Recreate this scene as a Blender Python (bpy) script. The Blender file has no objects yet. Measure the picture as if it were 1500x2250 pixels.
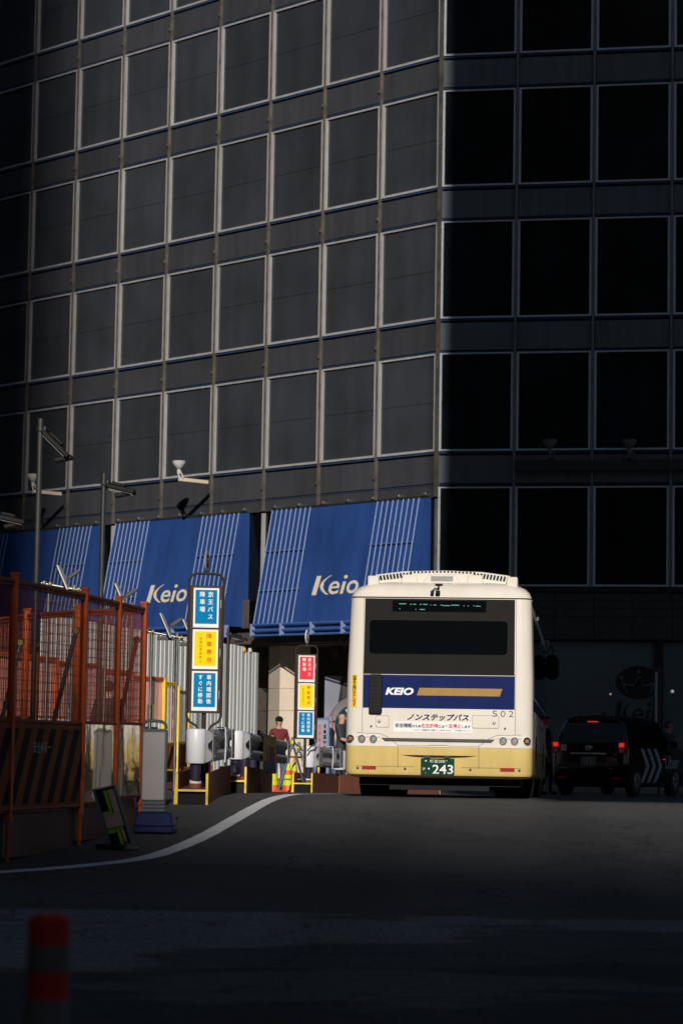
import bpy, bmesh, math, random
from mathutils import Vector, Matrix
random.seed(7)
R = math.radians
scene = bpy.context.scene
col = scene.collection
PI = math.pi

# ------------------------------------------------------------------ camera
FPX, PITCH, ROLL, EYE = 5615.0, 0.0923, 0.0163, 1.6      # focal length in photo pixels (1500 x 2250), eye height
cam_d = bpy.data.cameras.new('camera')
cam = bpy.data.objects.new('camera', cam_d)
col.objects.link(cam)
cam_d.sensor_fit = 'VERTICAL'
cam_d.sensor_height = 36.0
cam_d.sensor_width = 24.0
cam_d.lens = FPX / 2250.0 * 36.0
cam_d.clip_start = 0.1
cam_d.clip_end = 3000
cam_d.dof.use_dof = True
cam_d.dof.focus_distance = 32.5
cam_d.dof.aperture_fstop = 3.8
_rt = Vector((1, 0, 0)); _up = Vector((0, -math.sin(PITCH), math.cos(PITCH))); _fw = Vector((0, math.cos(PITCH), math.sin(PITCH)))
_ir = _rt * math.cos(ROLL) + _up * math.sin(ROLL)
_iu = _up * math.cos(ROLL) - _rt * math.sin(ROLL)
_m = Matrix((( _ir.x, _iu.x, -_fw.x, 0), (_ir.y, _iu.y, -_fw.y, 0), (_ir.z, _iu.z, -_fw.z, EYE), (0, 0, 0, 1)))
cam.matrix_world = _m
scene.camera = cam

# ------------------------------------------------------------------ light
SUN_EL = R(23.2)
world = bpy.data.worlds.new('World')
scene.world = world
world.use_nodes = True
wn = world.node_tree.nodes
sky = wn.new('ShaderNodeTexSky')
sky.sky_type = 'NISHITA'
sky.sun_disc = False
sky.sun_elevation = SUN_EL
sky.sun_rotation = R(180)
wn['Background'].inputs['Strength'].default_value = 0.056
world.node_tree.links.new(sky.outputs[0], wn['Background'].inputs['Color'])
sun_d = bpy.data.lights.new('sun', 'SUN')
sun_d.energy = 5.0
sun_d.angle = R(0.53)
sun_d.color = (1.0, 0.94, 0.86)
sun = bpy.data.objects.new('sun', sun_d)
col.objects.link(sun)
sun.rotation_euler = Vector((0.0, math.cos(SUN_EL), -math.sin(SUN_EL))).to_track_quat('-Z', 'Y').to_euler()
sun.location = (0, -60, 60)
vs = scene.view_settings
vs.view_transform = 'Standard'
vs.look = 'None'
vs.gamma = 1.0
vs.use_curve_mapping = False
vs.exposure = -0.35
scene.cycles.max_bounces = 8
scene.cycles.transparent_max_bounces = 16
scene.cycles.use_denoising = True

# ------------------------------------------------------------------ measuring helpers
def gz(y):
    """height of the road at distance y: it climbs to a crest under the bus and then falls off gently"""
    if y < 10: z = -1.482 - .118 * (1 - math.exp(-(10 - max(y, -40)) * .041 / .118))
    elif y < 30: z = -.58 - .041 * (32 - y)
    elif y < 34:
        t = (y - 30) / 4.0
        z = -.662 + .041 * 4 * t - (.041 + .0155) * 2 * t * t
    elif y < 60: z = -.662 + .164 - .113 - .0155 * (y - 34)
    else: z = -.662 + .164 - .113 - .0155 * 26
    return z + EYE
def at(px, py, d):
    X = px - 750.0; Y = 1125.0 - py
    xr = (X * math.cos(ROLL) - Y * math.sin(ROLL)) / FPX
    yr = (X * math.sin(ROLL) + Y * math.cos(ROLL)) / FPX
    v = _fw + _rt * xr + _up * yr
    v = v * (d / v.y)
    return Vector((v.x, d, v.z + EYE))
def on_ground(px, py):
    d = 8.0
    while d < 90:
        p = at(px, py, d)
        if p.z <= gz(d): return p
        d += .05
    return p
def gx(px, d):
    """x of a thing that stands on the road at distance d and shows at image column px"""
    py = 1700
    for _ in range(6):
        p = at(px, py, d)
        py += (p.z - gz(d)) * FPX / d
    return at(px, py, d).x

# ------------------------------------------------------------------ mesh helpers
class MB:
    def __init__(s): s.v = []; s.f = []; s.m = []
    def add(s, vs_, fs, m=0):
        o = len(s.v); s.v += [tuple(v) for v in vs_]
        for f in fs: s.f.append(tuple(i + o for i in f)); s.m.append(m)
        return s
    def box(s, x0, x1, y0, y1, z0, z1, m=0, M=None):
        v = [Vector(p) for p in ((x0,y0,z0),(x1,y0,z0),(x1,y1,z0),(x0,y1,z0),(x0,y0,z1),(x1,y0,z1),(x1,y1,z1),(x0,y1,z1))]
        if M: v = [M @ p for p in v]
        return s.add(v, [(0,3,2,1),(4,5,6,7),(0,1,5,4),(1,2,6,5),(2,3,7,6),(3,0,4,7)], m)
    def tube(s, p, q, r, n=8, r2=None, m=0):
        p = Vector(p); q = Vector(q); r2 = r if r2 is None else r2
        d = (q - p)
        if d.length < 1e-6: return s
        d.normalize()
        a = d.orthogonal().normalized(); b = d.cross(a)
        vs_ = []
        for c, rr in ((p, r), (q, r2)):
            for k in range(n):
                t = 2 * PI * k / n
                vs_.append(c + (a * math.cos(t) + b * math.sin(t)) * rr)
        fs = [(k, (k + 1) % n, n + (k + 1) % n, n + k) for k in range(n)]
        fs += [tuple(range(n - 1, -1, -1)), tuple(range(n, 2 * n))]
        return s.add(vs_, fs, m)
    def path(s, pts, r, n=8, m=0, closed=False):
        pts = [Vector(p) for p in pts]; N = len(pts); rings = []
        ref = None
        for i, p in enumerate(pts):
            a_ = pts[(i - 1) % N] if (closed or i > 0) else p
            b_ = pts[(i + 1) % N] if (closed or i < N - 1) else p
            d = (b_ - a_).normalized()
            if ref is None: ref = d.orthogonal().normalized()
            u = (ref - d * ref.dot(d)).normalized(); ref = u
            w = d.cross(u)
            rr = r[i] if isinstance(r, (list, tuple)) else r
            rings.append([p + (u * math.cos(2 * PI * k / n) + w * math.sin(2 * PI * k / n)) * rr for k in range(n)])
        vs_ = [v for rg in rings for v in rg]; fs = []
        for i in range(N if closed else N - 1):
            j = (i + 1) % N
            for k in range(n): fs.append((i*n+k, i*n+(k+1)%n, j*n+(k+1)%n, j*n+k))
        if not closed: fs += [tuple(range(n - 1, -1, -1)), tuple(range((N-1)*n, N*n))]
        return s.add(vs_, fs, m)
    def prism(s, poly, axis, lo, hi, m=0, M=None):
        """polygon (a,b) extruded along an axis: x -> (y,z), y -> (x,z), z -> (x,y)"""
        def P(a, b, c):
            v = {'x': (c, a, b), 'y': (a, c, b), 'z': (a, b, c)}[axis]
            return M @ Vector(v) if M else v
        n = len(poly)
        vs_ = [P(a, b, lo) for a, b in poly] + [P(a, b, hi) for a, b in poly]
        fs = [(k, (k + 1) % n, n + (k + 1) % n, n + k) for k in range(n)] + [tuple(range(n - 1, -1, -1)), tuple(range(n, 2 * n))]
        return s.add(vs_, fs, m)
    def lathe(s, prof, n=16, c=(0, 0, 0), axis='z', m=0):
        vs_ = []; fs = []; c = Vector(c)
        for r, h in prof:
            for k in range(n):
                t = 2 * PI * k / n
                a, b = r * math.cos(t), r * math.sin(t)
                vs_.append(c + Vector({'z': (a, b, h), 'y': (a, h, b), 'x': (h, a, b)}[axis]))
        N = len(prof)
        for i in range(N - 1):
            for k in range(n): fs.append((i*n+k, i*n+(k+1)%n, (i+1)*n+(k+1)%n, (i+1)*n+k))
        fs += [tuple(range(n - 1, -1, -1)), tuple(range((N-1)*n, N*n))]
        return s.add(vs_, fs, m)
    def ball(s, c, r, n=10, m=0, sc=(1, 1, 1)):
        prof = [(max(1e-3, math.sin(PI * i / 8)), -math.cos(PI * i / 8)) for i in range(9)]
        t = MB().lathe(prof, n)
        return s.add([Vector((v[0]*r*sc[0]+c[0], v[1]*r*sc[1]+c[1], v[2]*r*sc[2]+c[2])) for v in t.v], t.f, m)
    def mesh(s, name, mats, smooth=None):
        me = bpy.data.meshes.new(name)
        me.from_pydata([tuple(v) for v in s.v], [], s.f)
        for mt in (mats if isinstance(mats, (list, tuple)) else [mats]): me.materials.append(mt)
        if any(s.m): me.polygons.foreach_set('material_index', s.m)
        bm = bmesh.new(); bm.from_mesh(me)
        bmesh.ops.recalc_face_normals(bm, faces=bm.faces)
        bm.to_mesh(me); bm.free()
        if smooth:
            me.polygons.foreach_set('use_smooth', [True] * len(me.polygons))
            me.set_sharp_from_angle(angle=R(smooth))
        me.update()
        return me
    def build(s, name, mats, parent=None, loc=(0, 0, 0), rot=(0, 0, 0), smooth=40, bevel=0):
        return link(name, s.mesh(name, mats, smooth), parent, loc, rot, bevel)
def link(name, me, parent=None, loc=(0, 0, 0), rot=(0, 0, 0), bevel=0):
    o = bpy.data.objects.new(name, me)
    col.objects.link(o)
    o.parent = parent; o.location = loc; o.rotation_euler = rot
    if bevel:
        b = o.modifiers.new('bevel', 'BEVEL'); b.width = bevel; b.segments = 2; b.limit_method = 'ANGLE'; b.angle_limit = R(40)
    return o
def tag(o, label=None, cat=None, group=None, kind=None):
    if label: o['label'] = label
    if cat: o['category'] = cat
    if group: o['group'] = group
    if kind: o['kind'] = kind
    return o
def thing(name, label, cat, loc=(0, 0, 0), rz=0, group=None, rx=0):
    o = bpy.data.objects.new(name, None); col.objects.link(o)
    o.empty_display_size = .2
    o.location = loc; o.rotation_euler = (rx, 0, rz)
    return tag(o, label, cat, group)
def copy_tree(o, parent=None):
    c = o.copy(); col.objects.link(c); c.parent = parent
    for ch in list(o.children): copy_tree(ch, c)
    return c

# ------------------------------------------------------------------ materials
def pbr(name, c, rough=.6, metal=0, var=.12, scale=6, bump=0, bscale=60, spec=.5, emit=None, es=1.0, coat=0, alpha=1, trans=0, wear=None, rnd=0, streak=None):
    m = bpy.data.materials.new(name); m.use_nodes = True
    nt = m.node_tree; N = nt.nodes; L = nt.links
    b = N['Principled BSDF']
    b.inputs['Roughness'].default_value = rough
    b.inputs['Metallic'].default_value = metal
    b.inputs['Specular IOR Level'].default_value = spec
    b.inputs['Coat Weight'].default_value = coat
    b.inputs['Alpha'].default_value = alpha
    b.inputs['Transmission Weight'].default_value = trans
    if emit:
        b.inputs['Emission Color'].default_value = (*emit, 1); b.inputs['Emission Strength'].default_value = es
    tc0 = N.new('ShaderNodeTexCoord'); vec = tc0.outputs['Object']
    if rnd:      # each copy of a piece gets its own tone and its own place in the pattern
        oi = N.new('ShaderNodeObjectInfo'); va = N.new('ShaderNodeVectorMath'); va.operation = 'MULTIPLY_ADD'
        L.new(oi.outputs['Random'], va.inputs[0]); va.inputs[1].default_value = (37, 53, 71); L.new(vec, va.inputs[2]); vec = va.outputs[0]
    class tc: outputs = {'Object': vec}
    n1 = N.new('ShaderNodeTexNoise'); n1.inputs['Scale'].default_value = scale; n1.inputs['Detail'].default_value = 6
    L.new(tc.outputs['Object'], n1.inputs['Vector'])
    mr = N.new('ShaderNodeMapRange'); mr.inputs['From Min'].default_value = .3; mr.inputs['From Max'].default_value = .7
    mr.inputs['To Min'].default_value = 1 - var; mr.inputs['To Max'].default_value = 1 + var
    L.new(n1.outputs['Fac'], mr.inputs['Value'])
    mx = N.new('ShaderNodeMix'); mx.data_type = 'RGBA'; mx.blend_type = 'MULTIPLY'; mx.inputs['Factor'].default_value = 1
    mx.inputs['A'].default_value = (*c, 1)
    L.new(mr.outputs['Result'], mx.inputs['B'])
    out = mx.outputs['Result']
    def times(o_, fac):
        q = N.new('ShaderNodeMix'); q.data_type = 'RGBA'; q.blend_type = 'MULTIPLY'; q.inputs['Factor'].default_value = 1
        L.new(o_, q.inputs['A']); L.new(fac, q.inputs['B']); return q.outputs['Result']
    if rnd:
        r0 = N.new('ShaderNodeMapRange'); r0.inputs['To Min'].default_value = 1 - rnd; r0.inputs['To Max'].default_value = 1 + rnd
        L.new(oi.outputs['Random'], r0.inputs['Value']); out = times(out, r0.outputs['Result'])
    if streak:
        ns = N.new('ShaderNodeTexNoise'); ns.inputs['Scale'].default_value = streak[0]; ns.inputs['Detail'].default_value = 5
        mq = N.new('ShaderNodeMapping'); mq.inputs['Scale'].default_value = (1, 1, .07)
        L.new(tc.outputs['Object'], mq.inputs['Vector']); L.new(mq.outputs['Vector'], ns.inputs['Vector'])
        r1 = N.new('ShaderNodeMapRange'); r1.inputs['From Min'].default_value = .35; r1.inputs['From Max'].default_value = .65; r1.inputs['To Min'].default_value = 1 - streak[1]; r1.inputs['To Max'].default_value = 1 + streak[1]
        L.new(ns.outputs['Fac'], r1.inputs['Value']); out = times(out, r1.outputs['Result'])
    if wear:
        wc, amt, wscale = wear
        n3 = N.new('ShaderNodeTexNoise'); n3.inputs['Scale'].default_value = wscale; n3.inputs['Detail'].default_value = 9; n3.inputs['Roughness'].default_value = .7
        mp = N.new('ShaderNodeMapping'); mp.inputs['Scale'].default_value = (1, 1, .35)
        L.new(tc.outputs['Object'], mp.inputs['Vector']); L.new(mp.outputs['Vector'], n3.inputs['Vector'])
        r3 = N.new('ShaderNodeMapRange'); r3.inputs['From Min'].default_value = .68 - amt * .3; r3.inputs['From Max'].default_value = .74
        L.new(n3.outputs['Fac'], r3.inputs['Value'])
        m3 = N.new('ShaderNodeMix'); m3.data_type = 'RGBA'
        L.new(r3.outputs['Result'], m3.inputs['Factor']); L.new(out, m3.inputs['A']); m3.inputs['B'].default_value = (*wc, 1)
        out = m3.outputs['Result']
    L.new(out, b.inputs['Base Color'])
    rv = .08 if rough > .25 else .12 * rough
    rr = N.new('ShaderNodeMapRange'); rr.inputs['To Min'].default_value = max(.02, rough - rv); rr.inputs['To Max'].default_value = min(1, rough + rv)
    n2 = N.new('ShaderNodeTexNoise'); n2.inputs['Scale'].default_value = scale * 2.7; n2.inputs['Detail'].default_value = 4
    L.new(tc.outputs['Object'], n2.inputs['Vector']); L.new(n2.outputs['Fac'], rr.inputs['Value']); L.new(rr.outputs['Result'], b.inputs['Roughness'])
    if bump:
        n4 = N.new('ShaderNodeTexNoise'); n4.inputs['Scale'].default_value = bscale; n4.inputs['Detail'].default_value = 4
        L.new(tc.outputs['Object'], n4.inputs['Vector'])
        bp = N.new('ShaderNodeBump'); bp.inputs['Strength'].default_value = bump; bp.inputs['Distance'].default_value = .02
        L.new(n4.outputs['Fac'], bp.inputs['Height']); L.new(bp.outputs['Normal'], b.inputs['Normal'])
    return m
M = {}
M['cream'] = pbr('cream_paint', (.73, .68, .60), .2, var=.03, scale=2.5, spec=.4, streak=(5, .025), wear=((.60, .54, .46), .05, 6))
M['tan'] = pbr('tan_paint', (.64, .48, .175), .2, streak=(6, .05), var=.05, scale=3, spec=.4, wear=((.42, .30, .14), .12, 5))
M['navy'] = pbr('navy_paint', (.012, .022, .105), .14, var=.08, spec=.4)
M['white'] = pbr('white_print', (.78, .78, .78), .5, var=.03)
M['navytext'] = pbr('navy_print', (.012, .022, .10), .7, spec=.1)
M['gold'] = pbr('gold_print', (.48, .29, .075), .6, var=.05, spec=.15)
M['redtext'] = pbr('red_print', (.62, .04, .03), .7, spec=.1)
M['blacktext'] = pbr('black_print', (.010, .010, .012), .7, spec=.1)
M['black'] = pbr('black_plastic', (.008, .008, .009), .5, spec=.12)
M['blackgl'] = pbr('black_glass_surround', (.019, .018, .017), .12, var=.05, scale=2, spec=.35)
M['glass'] = pbr('dark_glass', (.003, .004, .005), .04, var=.05, spec=.4)
M['rubber'] = pbr('tyre_rubber', (.014, .013, .012), .85, bump=.3)
M['chrome'] = pbr('chrome', (.6, .6, .62), .22, 1)
M['lensred'] = pbr('red_lens', (.42, .012, .015), .2, coat=.4)
M['reflex'] = pbr('red_reflector', (.32, .012, .016), .3, bump=.4, bscale=140, spec=.2)
M['lensamber'] = pbr('amber_lens', (.62, .26, .12), .25, coat=.3)
M['lensgrey'] = pbr('clear_lens', (.34, .34, .33), .2, coat=.3)
M['led'] = pbr('led_dots', (.02, .1, .08), .5, emit=(.12, .9, .62), es=.55)
M['plate'] = pbr('plate_green', (.007, .052, .024), .6, var=.05, spec=.1)
M['yellow'] = pbr('yellow_film', (.80, .53, .015), .6, var=.04, spec=.15)
M['asphpatch'] = None
def frame_m(): pass
M.pop('asphpatch')
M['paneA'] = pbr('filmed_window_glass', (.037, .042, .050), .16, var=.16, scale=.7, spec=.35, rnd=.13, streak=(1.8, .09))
M['paneB'] = pbr('shaded_window_glass', (.012, .015, .017), .12, var=.3, scale=.9, spec=.15, rnd=.35, streak=(2, .15))  # darker copy of the store glass, shade put into its colour
M['wframe'] = pbr('pale_metal_frame', (.40, .39, .39), .5, .1, var=.10, scale=3, rnd=.07, streak=(9, .06))
M['mull'] = pbr('weathered_bronze', (.13, .108, .088), .6, .2, var=.4, scale=2.2)
M['spand'] = pbr('brown_grey_panel', (.046, .048, .055), .5, .0, var=.10, scale=.6, spec=.4, rnd=.10, streak=(4, .10))
M['bluestrip'] = pbr('blue_seal', (.03, .06, .14), .5)
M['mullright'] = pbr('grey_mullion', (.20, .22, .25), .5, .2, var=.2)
M['core'] = pbr('dark_wall', (.018, .018, .019), .8, bump=.15)
M['darkstone'] = pbr('dark_stone', (.045, .044, .044), .55, var=.2, scale=2, bump=.05)
M['stone'] = pbr('cream_stone', (.66, .56, .44), .7, var=.06, scale=3, bump=.05)
M['brownwall'] = pbr('brown_stone', (.085, .068, .055), .6, var=.2)
M['slate'] = pbr('slate_shop_panel', (.11, .15, .18), .4, var=.15, scale=.7)
M['blue'] = pbr('blue_sheet', (.018, .057, .215), .6, var=.10, scale=.5, spec=.3, rnd=.05, streak=(2.2, .16), wear=((.013, .045, .20), .3, 1.2))
M['bluebar'] = pbr('pale_blue_tube', (.23, .31, .52), .5, var=.06)
M['bluerail'] = pbr('blue_rail', (.06, .13, .36), .45)
M['creamlet'] = pbr('cream_letters', (.72, .65, .50), .5, var=.03)
M['lampwhite'] = pbr('off_white_lamp', (.55, .55, .52), .4)
M['steel'] = pbr('galvanised_steel', (.22, .23, .23), .38, .8, var=.2, scale=9)
M['darksteel'] = pbr('dark_steel', (.03, .031, .033), .45, .3)
M['watch'] = pbr('watch_dial', (.01, .05, .07), .3)
M['watchm'] = pbr('watch_case', (.45, .40, .38), .3, .6)
M['postergrey'] = pbr('poster_grey', (.25, .26, .32), .5, var=.2, scale=.6)
M['goldmark'] = pbr('gold_emblem', (.20, .13, .02), .4, .4)
M['oval'] = pbr('dark_emblem', (.012, .013, .013), .5)

def asphalt():
    m = bpy.data.materials.new('asphalt'); m.use_nodes = True
    nt = m.node_tree; N = nt.nodes; L = nt.links; b = N['Principled BSDF']
    tc = N.new('ShaderNodeTexCoord')
    def noise(sc, det=6, ro=.6, mp=None):
        n = N.new('ShaderNodeTexNoise'); n.inputs['Scale'].default_value = sc; n.inputs['Detail'].default_value = det; n.inputs['Roughness'].default_value = ro
        if mp:
            q = N.new('ShaderNodeMapping'); q.inputs['Scale'].default_value = mp; L.new(tc.outputs['Object'], q.inputs['Vector']); L.new(q.outputs['Vector'], n.inputs['Vector'])
        else: L.new(tc.outputs['Object'], n.inputs['Vector'])
        return n.outputs['Fac']
    def rng(v, a, b_, c, d):
        r = N.new('ShaderNodeMapRange'); L.new(v, r.inputs['Value'])
        for k, x in zip(('From Min', 'From Max', 'To Min', 'To Max'), (a, b_, c, d)): r.inputs[k].default_value = x
        return r.outputs['Result']
    def mth(op, a, b_=None, c=None):
        q = N.new('ShaderNodeMath'); q.operation = op
        for i, x in enumerate((a, b_, c)):
            if x is None: continue
            if isinstance(x, (int, float)): q.inputs[i].default_value = x
            else: L.new(x, q.inputs[i])
        return q.outputs[0]
    sep = N.new('ShaderNodeSeparateXYZ'); L.new(tc.outputs['Object'], sep.inputs[0])
    X, Y = sep.outputs[0], sep.outputs[1]
    stones = N.new('ShaderNodeTexVoronoi'); stones.inputs['Scale'].default_value = 55; L.new(tc.outputs['Object'], stones.inputs['Vector'])
    speck = rng(stones.outputs['Distance'], .1, .55, 1.4, .6)
    big = rng(noise(.35, 5), .3, .7, .86, 1.16)
    mid = rng(noise(2.2, 7, .7, (1, .35, 1)), .3, .7, .88, 1.12)
    fine = rng(noise(110, 3, .7), .3, .7, .55, 1.45)
    v = mth('MULTIPLY', mth('MULTIPLY', speck, big), mth('MULTIPLY', mid, fine))
    # a ravelled joint running across the lane, coarse pale stones in it
    wob = rng(noise(1.3, 5), 0, 1, -.35, .35)
    joint = mth('ADD', mth('MULTIPLY_ADD', X, -2.11, mth('MULTIPLY_ADD', Y, -1.0, 28.6)), wob)
    jm = rng(mth('ABSOLUTE', joint), .05, .5, 1, 0)
    grit = N.new('ShaderNodeTexVoronoi'); grit.inputs['Scale'].default_value = 38; L.new(tc.outputs['Object'], grit.inputs['Vector'])
    gm = rng(grit.outputs['Distance'], .12, .3, 1, 0)
    light = mth('MULTIPLY', mth('MULTIPLY', jm, gm), rng(noise(9), .45, .6, 0, 1))
    v = mth('MULTIPLY', v, rng(jm, 0, 1, 1, .8))
    v = mth('ADD', v, mth('MULTIPLY', light, 4.5))
    # darker oil-stained wheel tracks and hairline cracks
    tr = mth('ABSOLUTE', mth('SUBTRACT', mth('ABSOLUTE', mth('SUBTRACT', mth('MULTIPLY_ADD', Y, -.06, X), -.1)), .95))
    v = mth('MULTIPLY', v, rng(mth('ADD', tr, rng(noise(.8, 4), 0, 1, -.15, .15)), .1, .5, .86, 1.04))
    ck = N.new('ShaderNodeTexVoronoi'); ck.feature = 'DISTANCE_TO_EDGE'; ck.inputs['Scale'].default_value = .42
    wv = N.new('ShaderNodeVectorMath'); wv.operation = 'ADD'; nz = N.new('ShaderNodeTexNoise'); nz.inputs['Scale'].default_value = 1.6; nz.inputs['Detail'].default_value = 6
    L.new(tc.outputs['Object'], nz.inputs['Vector']); L.new(tc.outputs['Object'], wv.inputs[0]); L.new(nz.outputs['Color'], wv.inputs[1]); L.new(wv.outputs[0], ck.inputs['Vector'])
    v = mth('MULTIPLY', v, rng(ck.outputs['Distance'], .002, .012, .55, 1))
    # older, paler surfacing in the foreground, with darker tar patches
    wob2 = rng(noise(.9, 3), 0, 1, -.25, .25)
    old = rng(mth('ADD', Y, wob2), 18.0, 18.12, 1, 0)
    patch = rng(noise(.5, 5, .55, (.45, 1.0, 1)), .475, .515, 0, 1)
    nearer = rng(mth('ADD', mth('MULTIPLY_ADD', X, -.22, Y), rng(noise(.6, 4), 0, 1, -.5, .5)), 15.0, 15.1, .55, 1)
    oldv = mth('MULTIPLY', mth('MULTIPLY', rng(patch, 0, 1, 2.5, 1.05), nearer), rng(noise(22, 5, .7), .3, .7, .6, 1.5))
    v = mth('MULTIPLY', v, mth('ADD', mth('MULTIPLY', old, mth('SUBTRACT', oldv, 1.0)), 1.0))
    cm = N.new('ShaderNodeMix'); cm.data_type = 'RGBA'; L.new(old, cm.inputs['Factor'])
    cm.inputs['A'].default_value = (.093, .093, .095, 1); cm.inputs['B'].default_value = (.085, .089, .096, 1)
    mx = N.new('ShaderNodeMix'); mx.data_type = 'RGBA'; mx.blend_type = 'MULTIPLY'; mx.inputs['Factor'].default_value = 1
    L.new(cm.outputs['Result'], mx.inputs['A']); L.new(v, mx.inputs['B']); L.new(mx.outputs['Result'], b.inputs['Base Color'])
    b.inputs['Roughness'].default_value = .88
    b.inputs['Specular IOR Level'].default_value = .25
    bp = N.new('ShaderNodeBump'); bp.inputs['Strength'].default_value = .6; bp.inputs['Distance'].default_value = .006
    L.new(mth('MULTIPLY', speck, fine), bp.inputs['Height']); L.new(bp.outputs['Normal'], b.inputs['Normal'])
    return m
M['asphalt'] = asphalt()
M['line'] = pbr('white_road_paint', (.74, .74, .73), .7, var=.10, scale=8, bump=.4, bscale=90, wear=((.25, .25, .25), .38, 22))
M['pave'] = pbr('pavement_stone', (.22, .20, .18), .8, var=.2, scale=2, bump=.2)

# ------------------------------------------------------------------ the road
ys = [-600, -200, -60, -20, -8, 0, 4] + [6 + .5 * i for i in range(110)] + [62, 66, 72, 80, 120, 250, 700]
xs = [-700, -200, -60, -25, -12, -6, -3, 0, 3, 6, 12, 25, 60, 200, 700]
g = MB()
for y in ys:
    for x in xs: g.v.append((x, y, gz(y)))
nx = len(xs)
for j in range(len(ys) - 1):
    for i in range(nx - 1):
        g.f.append((j*nx+i, j*nx+i+1, (j+1)*nx+i+1, (j+1)*nx+i)); g.m.append(0)
tag(g.build('road', M['asphalt'], smooth=60), kind='structure')
# white edge line that swings round the fenced enclosure
pts = [on_ground(*p) for p in ((-260, 1930), (-120, 1925), (0, 1918), (150, 1906), (300, 1889), (375, 1870), (450, 1837), (525, 1795), (575, 1767), (622, 1749.5))]
pts.append(Vector((pts[-1].x + .22, pts[-1].y + 2.2, 0))); pts.append(Vector((pts[-1].x + .45, pts[-1].y + 5, 0)))
def spline(P, n=8):
    out = []
    for i in range(len(P) - 1):
        a, b, c, d = P[max(i-1, 0)], P[i], P[i+1], P[min(i+2, len(P)-1)]
        for k in range(n):
            t = k / n
            out.append(.5 * ((2*b) + (c-a)*t + (2*a-5*b+4*c-d)*t*t + (3*b-a-3*c+d)*t**3))
    return out + [P[-1]]
sp = spline([Vector((p.x, p.y, 0)) for p in pts])
ln = MB()
for i, p in enumerate(sp):
    d = (sp[min(i+1, len(sp)-1)] - sp[max(i-1, 0)]).normalized(); nrm = Vector((-d.y, d.x, 0))
    for s_ in (-1, 1):
        q = p + nrm * s_ * (.088 + random.uniform(-.004, .004)); ln.v.append((q.x, q.y, gz(q.y) + .004))
for i in range(len(sp) - 1): ln.f.append((2*i, 2*i+1, 2*i+3, 2*i+2)); ln.m.append(0)
tag(ln.build('edge_line', M['line']), kind='structure')

# ------------------------------------------------------------------ the department store
CX, CY = 2.613, 70.0
AL, BE = .7541, .2039
WL, WR = 2.382, 2.132
ROWZ = [23.018 + 3.7, 23.018, 19.322, 15.609, 11.8975, 8.2037, 4.483]     # undersides of the window rows, above the eye
rzL = math.atan2(-math.cos(AL), math.sin(AL)); rzR = math.atan2(-math.sin(BE), math.cos(BE))
tL = Vector((-math.sin(AL), math.cos(AL), 0)); nL = Vector((-math.cos(AL), -math.sin(AL), 0))
tR = Vector((math.cos(BE), -math.sin(BE), 0)); nR = Vector((-math.sin(BE), -math.cos(BE), 0))
BASE = gz(70)
store = thing('department_store', 'dark glass department store with pale window frames and blunt corner', 'building', (CX, CY, BASE))
def SL(n, z, out=0):     # point on the left facade, local to the store
    p = tL * (WL * n) + nL * out
    return (p.x, p.y, z + EYE - BASE)
def SR(n, z, out=0):
    p = tR * (WR * n) + nR * out
    return (p.x, p.y, z + EYE - BASE)
def window_meshes(w, h, fw, pane):
    f = MB()
    x0, x1 = .045, w - .045
    f.box(x0, x0 + fw, -.05, .06, 0, h); f.box(x1 - fw, x1, -.05, .06, 0, h)
    f.box(x0 + fw, x1 - fw, -.047, .06, 0, fw * .8); f.box(x0 + fw, x1 - fw, -.047, .06, h - fw * .65, h)
    fm = f.mesh('window', M['wframe'], 40)
    g1 = MB(); seam = h * .5
    g1.box(x0 + fw - .01, x1 - fw + .01, .012, .03, fw * .8 - .01, seam - .006)
    g1.box(x0 + fw - .01, x1 - fw + .01, .012, .03, seam + .006, h - fw * .65 + .01)
    return fm, g1.mesh('pane', pane, 40)
WH = 2.73
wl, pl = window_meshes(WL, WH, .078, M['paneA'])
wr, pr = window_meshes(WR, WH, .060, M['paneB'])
def spandrel_mesh(w, mat):
    b = MB().box(.05, w - .05, -.02, .06, .085, .845)
    return b.mesh('spandrel_panel', mat, 40)
M['spandr'] = pbr('lifted_panel', (.11, .14, .165), .5, var=.10, scale=.6, spec=.4, rnd=.08, streak=(4, .10))  # lighter copy of the panel colour, extra light put in for the shaded side
M['wframer'] = pbr('lifted_frame', (.60, .66, .76), .5, .1, var=.08)  # brighter copy of the frame colour, lifts the shaded right facade
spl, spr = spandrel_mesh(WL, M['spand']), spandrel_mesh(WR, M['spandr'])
stl = MB().box(.05, WL - .05, -.045, .02, .905, .935).mesh('sill_strip', M['bluestrip'])
str_ = MB().box(.05, WR - .05, -.045, .02, .905, .935).mesh('sill_strip', M['bluestrip'])
hdl = MB().box(.05, WL - .05, -.04, .02, .03, .05).mesh('head_strip', M['bluestrip'])
hdr = MB().box(.05, WR - .05, -.04, .02, .03, .05).mesh('head_strip', M['bluestrip'])
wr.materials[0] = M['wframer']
for r, z in enumerate(ROWZ[:6]):
    for n in range(0, 11):
        w = link('window', wl, store, SL(n + 1, z), (0, 0, rzL)); link('pane', pl, w)
        link('spandrel_panel', spl, store, SL(n + 1, z - .97), (0, 0, rzL))
        link('sill_strip', stl, store, SL(n + 1, z - .97), (0, 0, rzL)); link('head_strip', hdl, store, SL(n + 1, z - .97), (0, 0, rzL))
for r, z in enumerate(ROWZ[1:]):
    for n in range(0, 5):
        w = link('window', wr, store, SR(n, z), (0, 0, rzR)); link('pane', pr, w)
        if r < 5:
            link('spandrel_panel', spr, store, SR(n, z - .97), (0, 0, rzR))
            link('sill_strip', str_, store, SR(n, z - .97), (0, 0, rzR)); link('head_strip', hdr, store, SR(n, z - .97), (0, 0, rzR))
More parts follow.
